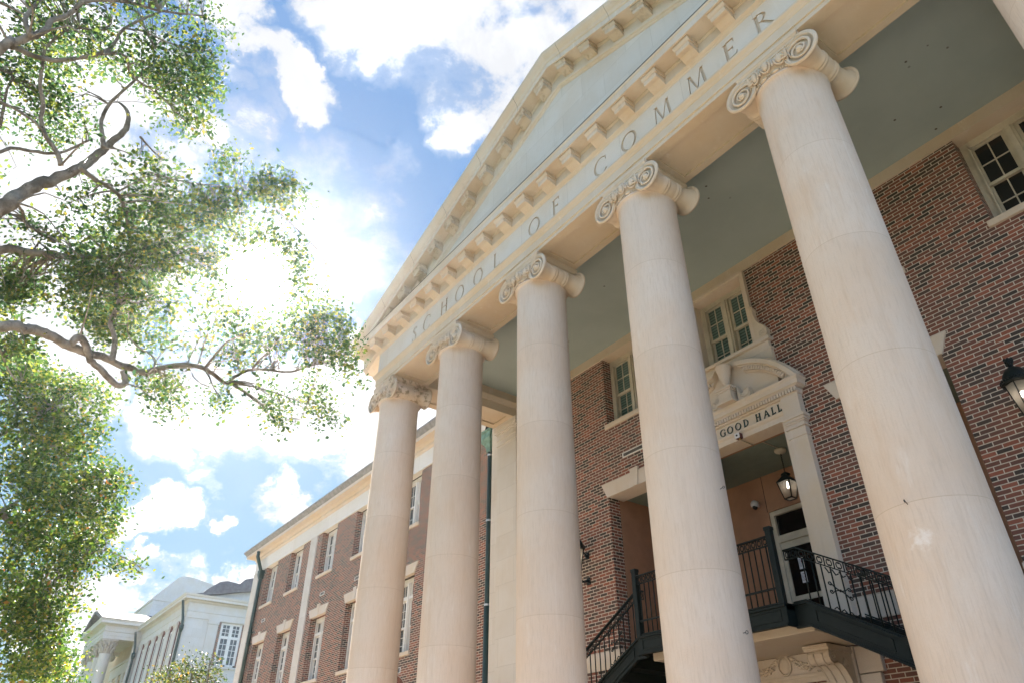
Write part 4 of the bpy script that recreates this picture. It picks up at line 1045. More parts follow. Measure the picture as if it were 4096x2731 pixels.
# ------------------------------------------------------------------ lanterns, cameras, notices, pipes, bird
def lantern_body(root, base, w0, w1, h, glassm='lamp_glass'):
    "four-sided tapering lantern: w0 bottom half width, w1 top half width, base = bottom centre"
    x, y, z = base
    P_ = lambda sx, sy, u: (x+sx*(w0+(w1-w0)*u), y+sy*(w0+(w1-w0)*u), z+h*u)
    fr = MB()
    for sx in (-1, 1):
        for sy in (-1, 1): fr.tube([P_(sx, sy, 0), P_(sx, sy, 1)], .012, 4)
    for u, r in ((0, .014), (1, .018)):
        c = [P_(-1, -1, u), P_(1, -1, u), P_(1, 1, u), P_(-1, 1, u)]
        for k in range(4): fr.tube([c[k], c[(k+1) % 4]], r, 4)
    fo = fr.build('lantern_frame', 'iron', root)
    g = MB()
    for (a, b) in (((-1, -1), (1, -1)), ((1, -1), (1, 1)), ((1, 1), (-1, 1)), ((-1, 1), (-1, -1))):
        g.add([P_(*a, .02), P_(*b, .02), P_(*b, .98), P_(*a, .98)], [(0, 1, 2, 3)])
    g.add([P_(-1, -1, .01), P_(1, -1, .01), P_(1, 1, .01), P_(-1, 1, .01)], [(0, 1, 2, 3)])
    g.build('lantern_glass', glassm, root)
    b = MB(); b.ball((x, y, z+h*.70), (.022, .022, .028), 12, 8); b.tube([(x, y, z+h*.70), (x, y, z+h)], .014, 8); b.build('bulb', 'bulb', root)
    pl = bpy.data.lights.new('lamp_light', 'POINT'); pl.energy = .05; pl.color = (1, .9, .75); pl.shadow_soft_size = .03
    po = bpy.data.objects.new('lamp_light', pl); COL.objects.link(po); po.parent = root; po.location = (x, y-.0, z+h*.56)
    return fo
hl = tag(empty('hanging_lantern', (.03, 4.75, 7.5)), 'lit four-sided green lantern hanging on a chain in the doorway', 'lantern')
mb = MB(); mb.lathe([(.001, 0), (.11, -.002), (.115, -.03), (.10, -.06), (.05, -.075), (.02, -.09), (.001, -.092)], n=24); mb.build('ceiling_rose', 'trim', hl)
mb = MB()
for k in range(9):
    z = -.10-k*.042
    mb.tube([(.014*math.cos(t*R(45))*(1 if k % 2 else 0), .014*math.cos(t*R(45))*(0 if k % 2 else 1), z+.027*math.sin(t*R(45))) for t in range(8)], .0045, 5, closed=True)
mb.build('chain', 'iron', hl)
mb = MB(); mb.lathe([(.012, -.47), (.03, -.48), (.085, -.515), (.09, -.53), (.05, -.535), (.055, -.56)], n=16)
mb.prism([(-.055, -.555), (.055, -.555), (.205, -.665), (-.205, -.665)], lambda u, v, t: (u, t*abs(u)/.055 if False else t, v), -.055, .055) if False else None
V = [(-.05, -.05, -.55), (.05, -.05, -.55), (.05, .05, -.55), (-.05, .05, -.55), (-.143, -.143, -.672), (.143, -.143, -.672), (.143, .143, -.672), (-.143, .143, -.672)]
mb.add(V, [(0, 1, 2, 3), (0, 4, 5, 1), (1, 5, 6, 2), (2, 6, 7, 3), (3, 7, 4, 0)])
mb.build('lantern_cap', 'iron', hl)
lantern_body(hl, (0, 0, -1.01), .078, .135, .335)
for s, lab in ((1, 'lit black six-sided lantern on the brick wall right of the tallest column'), (-1, 'black wall lantern mostly hidden behind the third column, bracket ends on brick')):
    wlr = tag(empty('wall_lantern', (s*4.57, YW, 5.75)), lab, 'lantern', 'wall lanterns flanking the porch')
    mb = MB()
    for z in (.0, .56):
        mb.bev(-.055, .055, -.03, 0, z-.075, z+.075, .008); mb.lathe([(.03, -.08), (.035, -.03)], (0, 0, z), 'Y', 12)
    mb.tube([(0, -.05, .56), (0, -.13, .62), (0, -.21, .56), (0, -.22, .46), (0, -.15, .42), (0, -.11, .47)], [.014, .016, .018, .016, .012, .01], 8)
    mb.tube([(0, -.05, 0), (0, -.14, -.04), (0, -.24, .0), (0, -.30, .12)], [.016, .018, .018, .02], 8)
    mb.build('bracket', 'iron', wlr)
    c = (.03, -.36, .18)
    n = 6
    fr = MB(); hx = lambda r, z, k: (c[0]+r*math.cos(R(60*k+30)), c[1]+r*math.sin(R(60*k+30)), c[2]+z)
    for k in range(n):
        fr.tube([hx(.09, 0, k), hx(.165, .46, k)], .010, 4); fr.tube([hx(.09, 0, k), hx(.09, 0, k+1)], .014, 4); fr.tube([hx(.17, .46, k), hx(.17, .46, k+1)], .017, 4)
    fr.lathe([(.015, -.09), (.03, -.07), (.03, -.05), (.07, -.03), (.10, -.005), (.09, .005)], c, n=12)
    fr.build('lantern_frame', 'iron', wlr)
    g = MB()
    for k in range(n): g.add([hx(.088, .01, k), hx(.088, .01, k+1), hx(.162, .45, k+1), hx(.162, .45, k)], [(0, 1, 2, 3)])
    g.build('lantern_glass', 'lamp_glass', wlr)
    cp = MB(); cp.lathe([(.192, .455), (.197, .49), (.18, .50), (.165, .53), (.15, .60), (.105, .67), (.05, .71), (.03, .73), (.035, .76), (.055, .79), (.055, .82), (.03, .85), (.012, .87)], c, n=18)
    for k in range(30): a = R(12*k); cp.ball((c[0]+.195*math.cos(a), c[1]+.195*math.sin(a), c[2]+.50), (.016, .016, .022), 6, 4)
    for k in range(10):
        a = rnd.uniform(0, 6.28); cp.ball((c[0]+.04*math.cos(a), c[1]+.04*math.sin(a), c[2]+rnd.uniform(.76, .85)), .025, 6, 4)
    cp.build('lantern_cap', 'iron', wlr)
    b = MB(); b.ball((c[0], c[1], c[2]+.30), (.038, .038, .05), 12, 8); b.build('bulb', 'bulb', wlr)
    pl = bpy.data.lights.new('lamp_light', 'POINT'); pl.energy = .05; pl.color = (1, .9, .75); pl.shadow_soft_size = .04
    po = bpy.data.objects.new('lamp_light', pl); COL.objects.link(po); po.parent = wlr; po.location = (c[0], c[1], c[2]+.2)
dc = tag(empty('dome_camera', (-1.26, 5.6, 6.92)), 'small white dome security camera on the peach wall beside the door', 'security camera')
mb = MB(); mb.lathe([(.045, 0), (.05, -.05), (.075, -.07), (.085, -.12), (.08, -.16), (.05, -.185), (.001, -.19)], axis='Y', n=20); mb.build('housing', 'plastic', dc)
mb = MB(); mb.ball((0, -.13, -.05), (.058, .058, .065), 14, 8); mb.build('dome', 'black', dc)
sb_ = tag(empty('signal_box', (0, YP-.045, 7.415)), 'small pale square device with a dark centre fixed under the door lettering', 'signal box')
mb = MB(); mb.bev(-.055, .055, -.05, -.035, -.02, .085, .005); mb.build('face_plate', 'plastic', sb_)
mb = MB(); mb.box(-.052, .052, -.035, .06, -.018, .083); mb.build('back_box', 'red_box', sb_)
mb = MB(); mb.lathe([(.018, -.058), (.018, -.05)], (0, 0, .032), 'Y', 14); mb.box(.03, .034, -.0515, -.05, .03, .036); mb.build('sounder', 'black', sb_)
mb = MB(); mb.lathe([(.016, -.05), (.02, -.04), (.016, -.03), (.018, -.018)], (.02, .0, 0), n=10); mb.build('pipe_fitting', 'brass', sb_)
mb = MB()
mb.tube([(.02, 0, -.03), (.01, .02, -.045), (-.01, .06, -.027), (-.01, .445, -.027)], .009, 6)
mb.tube([(.06, .47, .076), (.06, 1.2, .076)], .009, 6)
mb.build('conduit', 'trim', sb_)
def notice(x, z, w_, h_, lab, lines, red):
    n_ = tag(empty('notice', (x, 5.625, z)), lab, 'notice', 'notices taped inside the door glass')
    mb = MB(); mb.box(-w_/2, w_/2, -.001, .001, 0, h_); mb.build('sheet', 'paper', n_)
    mb = MB()
    for k in range(lines):
        zz = h_*.8-k*h_*.7/lines; mb.box(-w_*.42, w_*rnd.uniform(0, .12), -.003, -.0012, zz, zz+.006)
    mb.build('print', 'ink', n_)
    mb = MB()
    for (a, b, r) in red: mb.ball((a, -.002, b), (r, .001, r*1.4), 8, 5)
    mb.build('picture', 'ink_red', n_)
notice(-.585, 5.46, .115, .22, 'upper white printed notice with a small red figure on the door', 7, [(.02, .17, .012), (.02, .14, .018), (.02, .11, .01)])
notice(-.585, 5.20, .115, .21, 'lower white printed notice with three dark red spots on the door', 6, [(.02, .17, .013), (.02, .11, .013), (.02, .05, .013)])
# eyebolts left in the columns
def eyebolt(px, py, cx, tilt, lab, r=.022):
    d = vdir(px, py); cr = shaft_r(4.)
    a = d.x*d.x+d.y*d.y; b = 2*((CAM.x-cx)*d.x+CAM.y*d.y); c_ = (CAM.x-cx)**2+CAM.y**2-cr*cr
    disc = b*b-4*a*c_
    t = (-b-math.sqrt(max(disc, 0)))/(2*a); p = CAM+d*t
    nrm = Vector((p.x-cx, p.y, 0)).normalized(); sd = Vector((-nrm.y, nrm.x, 0))
    mb = MB(); q = nrm*.035+Vector((0, 0, tilt))
    mb.tube([-nrm*.02, q], .004, 6)
    mb.tube([q+nrm*r+(nrm*math.cos(k*R(36))+Vector((0, 0, 1))*math.sin(k*R(36)))*r for k in range(10)], .0035, 5, closed=True)
    tag(mb.build('eyebolt', 'black', None, p), lab, 'eyebolt', 'rusty eyebolts in the columns')
eyebolt(2882, 1955, 1.45, .015, 'upper rusty eyebolt on the right side of the fourth column', .014)
eyebolt(2972, 2530, 1.45, 0, 'lower rusty ring bolt near the bottom right of the fourth column', .018)
eyebolt(3632, 2019, 4.35, .03, 'small bent hook on the second nearest column above its joint', .012)

dp = tag(empty('downpipe', (-8.7, YG, 0)), 'dark green downpipe with copper hopper beside the stone pilaster', 'downpipe', 'green downpipes')
mb = MB(); mb.tube([(0, -.18, .2), (0, -.18, 10.42)], .085, 14); mb.tube([(0, -.18, .3), (0, -.18, 6.0)], .098, 14); mb.build('pipe', 'copper', dp)
def frust(mb, levels):
    vs = []; fs = []
    for z, hx_, y0, y1 in levels: vs += [(-hx_, y0, z), (hx_, y0, z), (hx_, y1, z), (-hx_, y1, z)]
    for i in range(len(levels)-1):
        for j in range(4): fs.append((i*4+j, i*4+(j+1) % 4, i*4+4+(j+1) % 4, i*4+4+j))
    n = len(vs); fs += [(3, 2, 1, 0), (n-4, n-3, n-2, n-1)]; mb.add(vs, fs)
mb = MB(); frust(mb, [(10.38, .09, -.27, -.09), (10.50, .10, -.28, -.08), (10.58, .13, -.31, -.06), (10.66, .20, -.36, -.02), (10.72, .26, -.40, -.01), (10.75, .275, -.42, -.005), (10.77, .26, -.40, -.01), (10.95, .25, -.385, -.01), (10.97, .285, -.43, -.005), (11.02, .285, -.43, -.005), (11.04, .26, -.40, -.01)]); mb.build('hopper_head', 'verdigris', dp)
for z in (10.25, 8.27, 6.0):
    mb = MB(); mb.lathe([(.09, z), (.096, z+.005), (.096, z+.05), (.09, z+.055)], (0, -.18, 0), n=16); mb.box(-.14, .14, -.1, 0, z+.005, z+.045); mb.build('pipe_band', 'steel', dp)
dp2 = tag(empty('downpipe', (-28.45, YG, 0)), 'dark green downpipe at the far left corner of the brick wing', 'downpipe', 'green downpipes')
mb = MB(); mb.tube([(0, -.13, .2), (0, -.13, 11.0), (-.02, -.13, 11.2), (-.05, -.3, 11.6), (-.05, -.45, 11.95), (-.05, -.45, 12.2)], .085, 12); mb.build('pipe', 'copper', dp2)
mb = MB(); frust(mb, [(10.9, .09, -.22, -.04), (11.1, .15, -.27, -.02), (11.3, .16, -.28, -.02)]); mb.build('hopper_head', 'copper', dp2)
for z in (8.4, 7.9, 4.5):
    mb = MB(); mb.lathe([(.09, z), (.098, z+.01), (.098, z+.06), (.09, z+.065)], (0, -.13, 0), n=14); mb.box(-.13, .13, -.08, 0, z+.01, z+.05); mb.build('pipe_band', 'copper', dp2)

bird = tag(empty('perched_bird', (-8.58, 3.66, 11.04)), 'small dark bird perched on the copper hopper of the downpipe', 'bird')
b = MB()     # continuous body: lathe along a bent spine
sp = [(-.20, .0, -.005, .008), (-.15, 0, .02, .018), (-.10, 0, .045, .030), (-.05, 0, .075, .048), (0, 0, .105, .055), (.04, 0, .135, .050), (.065, 0, .165, .036), (.08, 0, .19, .032), (.095, 0, .205, .026), (.115, 0, .207, .010), (.118, 0, .207, .004)]
b.tube([p[:3] for p in sp], [p[3] for p in sp], 12); b.build('body', 'feather', bird)
for q in (-1, 1):
    mb = MB(); mb.tube([(.03, q*.045, .13), (-.04, q*.052, .09), (-.12, q*.03, .04), (-.17, q*.015, .015)], [.012, .028, .02, .004], 8); mb.build('wing', 'feather', bird)
    mb = MB(); mb.tube([(.015, q*.02, .06), (.02, q*.02, .0)], .005, 5); mb.tube([(-.01, q*.02, .002), (.05, q*.02, .002)], .004, 5); mb.build('leg', 'beak', bird)
    mb = MB(); mb.ball((.095, q*.022, .212), .006, 8, 5); mb.build('eye', 'steel', bird)
mb = MB(); mb.lathe([(.010, .11), (.007, .125), (.001, .145)], (0, 0, .205), 'X', 8); mb.build('beak', 'beak', bird)

# ------------------------------------------------------------------ the white hall beyond the wing
far = tag(empty('white_hall', (-53.4, 6.5, 0)), 'distant white stone hall with corinthian portico, tall pilasters and big end window', 'building')
FO = Vector((53.4, -6.5, 0))
def fb(mb, name, mat, parent=None):
    o = mb.build(name, mat, parent or far)
    if parent is None: o.location = FO
    return o
XF, YF = -53.4, 6.5
mb = MB()     # end wall towards the camera and the long front
ex = lambda a, yy, z: (XF-(yy), a, z)
mb.wall(YF, YF+14, 0, 13.75, 0, .3, [(9.0, 11.1, 10.55, 13.7)], ex)
fb(mb, 'end_wall', 'farstone')
mb = MB(); mb.box(-68.7, XF-.32, YF+.35, YF+14, 0, 15); mb.box(-69.5, -68.7, YF+.35, YF+14, 0, 15); mb.box(-88, -69.5, YF+.35, YF+14, 0, 15); fb(mb, 'building_core', 'dark_in')
mb = MB(); mb.wall(-68.7, XF, 0, 13.75, YF, .3, [(x-.58, x+.58, 4, 13.3) for x in (-54.9, -57.25, -59.6, -61.95, -64.3, -66.65)]); fb(mb, 'front_wall', 'far_brick')
PX_ = [-53.9, -56.05, -58.4, -60.75, -63.1, -65.45, -67.8]
for x in PX_:
    mb = MB(); mb.box(x-.55, x+.55, YF-.07, YF, 0, 13.2); cap_steps(mb, x-.55, x+.55, YF-.07, YF, [(13.2, 13.26, .03), (13.26, 13.5, 0), (13.5, 13.58, .05), (13.58, 13.74, .08)]); fb(mb, 'pilaster', 'farcol')
for x in (-54.9, -57.25, -59.6, -61.95, -64.3, -66.65):
    mb = MB(); mb.box(x-.45, x-.36, YF+.05, YF+.12, 4, 13.3); mb.box(x+.36, x+.45, YF+.05, YF+.12, 4, 13.3); mb.box(x-.36, x+.36, YF+.05, YF+.12, 13.15, 13.3)
    for z in (10.4, 7.3): mb.box(x-.36, x+.36, YF+.05, YF+.12, z-.06, z+.06)
    mb.box(x-.03, x+.03, YF+.06, YF+.11, 4, 13.15)
    o = fb(mb, 'window', 'white_trim'); g = MB(); g.box(x-.36, x+.36, YF+.085, YF+.09, 4, 13.15); g.build('pane', 'glass_dark', o)
mb = MB(); mb.wall(-88, -69.3, 0, 14.5, YF, .3, [(x-.45, x+.45, 4, 11.6) for x in (-71.6, -74, -76.4)]); fb(mb, 'portico_wall', 'portico_wall')
for x in (-70.4, -72.8, -75.2, -77.6): mb = MB(); mb.box(x-.4, x+.4, YF-.08, YF, 0, 11.7); mb.box(x-.48, x+.48, YF-.12, YF, 11.7, 12.0); fb(mb, 'portico_pilaster', 'farcol')
mb = MB(); mb.box(-79, -69.3, YF-.16, YF, 12.0, 12.9); mb.box(-79, -69.3, YF-.28, YF, 12.9, 13.1); fb(mb, 'portico_cornice', 'farcol')
fp = [(XF, YF+14), (XF, YF), (-68.7, YF)][::-1]
mb = MB(); mb.sweep(fp, [(.06, 13.75), (.06, 14.2), (.1, 14.22), (.1, 14.28), (.04, 14.3), (.04, 14.85), (.1, 14.9), (.16, 14.98), (.16, 15.02), (.5, 15.05), (.5, 15.22), (.56, 15.26), (.62, 15.4), (-.3, 15.42), (-.3, 13.75)]); fb(mb, 'entablature', 'farcol')
# end window: three lights wide with brick beside
wv = empty('end_window', FO, far)
mb = MB(); E_ = lambda y0, y1, z0, z1, d0, d1: mb.box(XF-d1, XF-d0, y0, y1, z0, z1)
for y0, y1 in ((9.22, 9.36), (9.98, 10.14), (10.74, 10.88)): E_(y0, y1, 10.7, 13.7, .12, .24)
for z0, z1 in ((13.55, 13.7), (12.55, 12.75), (10.6, 10.72)): E_(9.36, 9.98, z0, z1, .13, .23); E_(10.14, 10.74, z0, z1, .13, .23)
for a, b in ((9.36, 9.98), (10.14, 10.74)):
    for q, zs in (((a+b)/2, (10.72, 12.55)), ((a+b)/2, (12.75, 13.55))): E_(q-.02, q+.02, zs[0], zs[1], .15, .2)
    for z in (11.3, 11.75, 12.15, 13.0, 13.3): E_(a, b, z-.018, z+.018, .15, .2)
    E_(a, a+.05, 10.72, 13.55, .14, .22); E_(b-.05, b, 10.72, 13.55, .14, .22)
mb.build('window_frame', 'white_trim', wv)
mb = MB(); mb.box(XF-.19, XF-.175, 9.36, 10.74, 10.72, 13.55); mb.build('pane', 'glass_wing', wv)
for y0, y1 in ((9.0, 9.22), (10.88, 11.1)): mb = MB(); mb.box(XF-.26, XF-.05, y0, y1, 10.55, 13.7); mb.build('brick_jamb', 'brick', wv)
mb = MB(); mb.box(XF-.3, XF+.12, 8.9, 11.2, 10.4, 10.55); mb.build('sill', 'farcol', wv)
mb = MB()     # broad flat pilasters of the end wall
for y0, y1 in ((8.2, 8.95), (11.15, 11.9)): mb = MB(); mb.box(XF, XF+.07, y0, y1, 0, 13.45); mb.box(XF, XF+.12, y0-.05, y1+.05, 13.45, 13.74); fb(mb, 'end_pilaster', 'farcol')
# low gable and grey roof over the end wall
mb = MB(); mb.prism([(7.2, 15.43), (18.5, 15.43), (13.2, 16.75)], lambda u, v, t: (t, u, v), XF-.5, XF-.1); fb(mb, 'gable', 'farstone')
mb = MB(); mb.prism([(6.6, 15.44), (7.4, 15.44), (13.2, 16.8), (19, 15.44), (20, 15.44), (13.2, 17.15)], lambda u, v, t: (t, u, v), XF-14, XF+.35); fb(mb, 'roof', 'roof_grey')
mb = MB(); mb.prism([(7.2, 15.5), (8.4, 16.8), (9.2, 17.45), (9.8, 17.6), (10.8, 17.5), (11.2, 17.95), (11.8, 18.15), (12.8, 17.9), (14.6, 16.6), (15, 15.5)], lambda u, v, t: (t, u, v), XF-9, XF-3.0); fb(mb, 'roof_turret', 'roof_grey')
# attic block behind
XA = -76.5
mb = MB(); mb.prism([(8, 15), (8, 19.6), (22, 19.6), (22, 15)], lambda u, v, t: (t, u, v), -100, XA); fb(mb, 'attic', 'farstone')
mb = MB(); mb.prism([(7.9, 19.6), (7.9, 19.8), (9.9, 22.15), (10.35, 22.4), (11.3, 22.4), (22, 20.5), (22, 19.6)], lambda u, v, t: (t, u, v), -100, XA+.1); fb(mb, 'attic_roof', 'farcol')
mb = MB(); V = [(-75.5, 5.5, 15.5), (-72.5, 5.5, 15.5), (-72.5, 7.9, 15.5), (-75.5, 7.9, 15.5), (-74.4, 6.6, 16.7), (-73.6, 6.6, 16.7)]
mb.add(V, [(0, 1, 5, 4), (1, 2, 5), (2, 3, 4, 5), (3, 0, 4), (0, 3, 2, 1)]); fb(mb, 'skylight', 'verdigris')
# portico
px0, px1, pyf = -78.4, -68.7, 3.3
mb = MB(); mb.sweep([(px0, YF), (px0, pyf), (px1, pyf), (px1, YF)], [(0, 14.2), (0, 14.45), (.04, 14.46), (.04, 14.75), (.12, 14.8), (.02, 14.84), (.02, 15.25), (.12, 15.3), (.2, 15.36), (.55, 15.4), (.55, 15.58), (.66, 15.75), (-.8, 15.78), (-.8, 14.2)])
mb.box(px0+.8, px1-.8, pyf+.8, YF, 14.5, 14.6)
po_ = fb(mb, 'portico_entablature', 'farcol')
mb = MB(); mb.prism([(px0, 15.78), (px1, 15.78), ((px0+px1)/2, 17.0)], lambda u, v, t: (u, t, v), pyf+.05, pyf+.3); fb(mb, 'portico_gable', 'farstone')
mb = MB()
for s in (-1, 1):
    xm = (px0+px1)/2; h_ = (px1-px0)/2+.7
    mb.prism([(xm, 17.45), (xm+s*h_, 15.78), (xm+s*h_, 15.6+.19), (xm+s*(h_-.9), 15.79), (xm, 17.02)], lambda u, v, t: (u, t, v), pyf-.6, YF+2)
fb(mb, 'portico_roof', 'roof_grey')
def cor_col(x, y):
    mb = MB(); mb.lathe([(.62, 0), (.62, .3), (.56, .5), (.52, 6), (.46, 12.9), (.49, 12.95), (.49, 13.0)], (x, y, 0), n=28)
    c = fb(mb, 'column', 'farcol')
    k = MB(); k.lathe([(.45, 13.0), (.47, 13.3), (.52, 13.7), (.64, 14.02), (.66, 14.05)], (x, y, 0), n=24)
    for row, (z, r, h, n_) in enumerate(((13.0, .50, .5, 8), (13.25, .53, .6, 8), (13.6, .58, .45, 8))):
        for q in range(n_):
            a = 2*math.pi*(q+.5*(row % 2))/n_
            d = Vector((math.cos(a), math.sin(a), 0)); b = Vector((x, y, z))
            k.tube([b+d*r*.92, b+d*r+Vector((0, 0, h*.5)), b+d*(r+.10)+Vector((0, 0, h*.9)), b+d*(r+.22)+Vector((0, 0, h*.95)), b+d*(r+.24)+Vector((0, 0, h*.75))], [.06, .12, .10, .06, .03], 6)
    k.box(x-.66, x+.66, y-.66, y+.66, 14.05, 14.19)
    k.build('capital', 'farstone_cap' if 'farstone_cap' in M else 'farcol', c)
M['farstone_cap'] = stone('far_limestone_carved', (.50, .46, .41), (.46, .40, .33), dirt=.4)
for x in (-69.4, -72.2, -75.0, -77.8): cor_col(x, 4.0)
mb = MB(); mb.box(-69.2, -68.75, YF-.5, YF, 0, 14.19); fb(mb, 'portico_anta', 'farcol')
lf = tag(empty('portico_lantern', (-72.0, 5.0, 14.5)), 'small pendant lantern hanging in the white hall portico far off', 'lantern')
mb = MB(); mb.tube([(0, 0, 0), (0, 0, -1.0)], .025, 6); mb.build('rod', 'black', lf)
mb = MB(); mb.lathe([(.04, -.95), (.1, -1.05), (.34, -1.3), (.34, -1.36), (.30, -1.38), (.25, -1.6), (.05, -1.72)], n=8); mb.build('lantern_body', 'trim', lf)
for x, y, lab in ((XF+.12, YF-.12, 'thin dark downpipe on the near corner of the white hall'), (-68.2, YF-.28, 'dark downpipe where the white hall front meets its portico')):
    d = tag(empty('downpipe', (x, y, 0)), lab, 'downpipe', 'downpipes of the white hall')
    mb = MB(); mb.tube([(0, -.1, 0), (0, -.1, 13.2), (0, -.15, 13.6), (0, -.45, 14.9)], .10, 8); mb.build('pipe', 'copper', d)
    mb = MB(); mb.lathe([(.1, 12.6), (.17, 12.9), (.17, 13.15)], (0, -.1, 0), n=8); mb.build('hopper_head', 'copper', d)

# ------------------------------------------------------------------ ground
mb = MB(); mb.add([(-205, -205, 0), (205, -205, 0), (205, 205, 0), (-205, 205, 0)], [(0, 1, 2, 3)]); tag(mb.build('lawn', 'grass'), kind='structure')
mb = MB(); mb.add([(-60, -16, .004), (40, -16, .004), (40, 3.6, .004), (-60, 3.6, .004)], [(0, 1, 2, 3)]); tag(mb.build('pavement', 'paving'), kind='structure')

# ------------------------------------------------------------------ trees
def inside(p, poly):
    x, y = p; r = False; n = len(poly)
    for i in range(n):
        x0, y0 = poly[i]; x1, y1 = poly[i-1]
        if (y0 > y) != (y1 > y) and x < (x1-x0)*(y-y0)/(y1-y0)+x0: r = not r
    return r
def smooth(pts, k=4):
    "Catmull-Rom through (Vector, radius)"
    out = []
    n = len(pts)
    for i in range(n-1):
        p0, p1, p2, p3 = pts[max(i-1, 0)], pts[i], pts[i+1], pts[min(i+2, n-1)]
        for j in range(k):
            t = j/k
            f = lambda a, b, c, d: .5*((2*b)+(c-a)*t+(2*a-5*b+4*c-d)*t*t+(3*b-a-3*c+d)*t**3)
            out.append((f(p0[0], p1[0], p2[0], p3[0]), max(.003, f(p0[1], p1[1], p2[1], p3[1]))))
    out.append(pts[-1]); return out
class Leaves:
    def __init__(s): s.v = []; s.f = []
    def add(s, p, size, rg):
        a = Vector((rg.gauss(0, 1), rg.gauss(0, 1), rg.gauss(0, .7)-.25)).normalized()
        b = a.cross(Vector((rg.gauss(0, 1), rg.gauss(0, 1), rg.gauss(0, 1)))).normalized(); n = a.cross(b)
        o = len(s.v); w_ = size*rg.uniform(.26, .36)
        s.v += [p, p+a*size*.5+b*w_+n*size*.08, p+a*size, p+a*size*.5-b*w_+n*size*.08]
        s.f.append((o, o+1, o+2, o+3))
    def build(s, name, mat, parent):
        me = bpy.data.meshes.new(name); me.from_pydata([tuple(v) for v in s.v], [], s.f); me.materials.append(M[mat])
        o = bpy.data.objects.new(name, me); COL.objects.link(o); o.parent = parent; o.location = -Vector(parent.location); return o
def grow(root, branches, polys, depth, leaf, lmat, per, spread, holes=(), seed=1, twig=.004, foot=None, step=62., droop=.2):
    """branches: lists of (px, py, distance, radius px); polys: (polygon, clumps per 10000 px^2). Clumps are spread in depth through the crown
    and each hangs on a twig that grows from the nearest limb."""
    rg = random.Random(seed)
    bm_ = MB(); nodes = []
    for br in branches:
        pts = [(at(x, y, d), r*d/F) for x, y, d, r in br]
        pts = smooth(pts, 5)
        q = [(p+Vector((rg.gauss(0, 1), rg.gauss(0, 1), rg.gauss(0, 1)))*r*.06, r*.66*rg.uniform(.94, 1.07)) for p, r in pts]
        bm_.tube([p for p, r in q], [r for p, r in q], 8)
        nodes += q
    if foot:
        pts = smooth(foot, 6); bm_.tube([p for p, r in pts], [r for p, r in pts], 14)
    lv = Leaves()
    cents = []
    for poly, dens in polys:
        xs = [p[0] for p in poly]; ys = [p[1] for p in poly]
        area = abs(sum(poly[i][0]*poly[i-1][1]-poly[i-1][0]*poly[i][1] for i in range(len(poly))))/2
        k = int(area/1e4*dens); tries = 0
        # clusters of clumps leave lighter gaps between them
        hubs = []
        while k > 0 and tries < 100000:
            tries += 1
            if not hubs or rg.random() < .11:
                p = (rg.uniform(min(xs), max(xs)), rg.uniform(min(ys), max(ys)))
                if not inside(p, poly): continue
                hubs.append((p[0], p[1], rg.uniform(*depth))); h = hubs[-1]
            else: h = rg.choice(hubs[-9:])
            p = (h[0]+rg.gauss(0, step), h[1]+rg.gauss(0, step*.7))
            if not inside(p, poly) or any((p[0]-a)**2+(p[1]-b)**2 < c*c for a, b, c in holes): continue
            cents.append(at(p[0], p[1], h[2]+rg.gauss(0, .25*(depth[1]-depth[0])*.5))); k -= 1
    mids = []
    for c in cents:
        # nearest limb or twig tip already grown
        best = min(nodes, key=lambda n: (n[0]-c).length_squared) if nodes else None
        if mids:
            b2 = min(rg.sample(mids, min(len(mids), 60)), key=lambda n: (n[0]-c).length_squared)
            if (b2[0]-c).length_squared < (best[0]-c).length_squared: best = b2
        a = best[0]; L = (c-a).length
        if L < 3.2:
            m_ = a.lerp(c, .5)+Vector((rg.gauss(0, .09), rg.gauss(0, .09), rg.gauss(0, .09)+droop*.3))*L
            r0 = min(best[1]*.6, twig*(1.2+L*1.6))
            pt = [a, a.lerp(m_, .55)+Vector((0, 0, .02)), m_, m_.lerp(c, .6), c]
            bm_.tube(pt, [r0, r0*.85, r0*.65, r0*.5, twig*.4], 4, caps=False)
            mids.append((m_, r0*.65)); mids.append((m_.lerp(c, .6), r0*.5))
        for j in range(int(per*rg.uniform(.6, 1.4))):
            off = Vector((rg.gauss(0, 1), rg.gauss(0, 1), rg.gauss(0, .8)))*spread
            lv.add(c+off, leaf*rg.uniform(.55, 1.45), rg)
    o = bm_.build('trunk', 'bark', root); o.location = -Vector(root.location)
    lv.build('crown', lmat, root)
    return len(lv.f)
Z1 = lambda x, y: (x*.6378, y*.6378)
Z2 = lambda x, y: (x*.6378, 1000+y*.6378)
def path(zf, pts, d0, d1, r0, r1):
    n = len(pts); return [(*zf(x, y), d0+(d1-d0)*i/(n-1), r0+(r1-r0)*(i/(n-1))**.8) for i, (x, y) in enumerate(pts)]
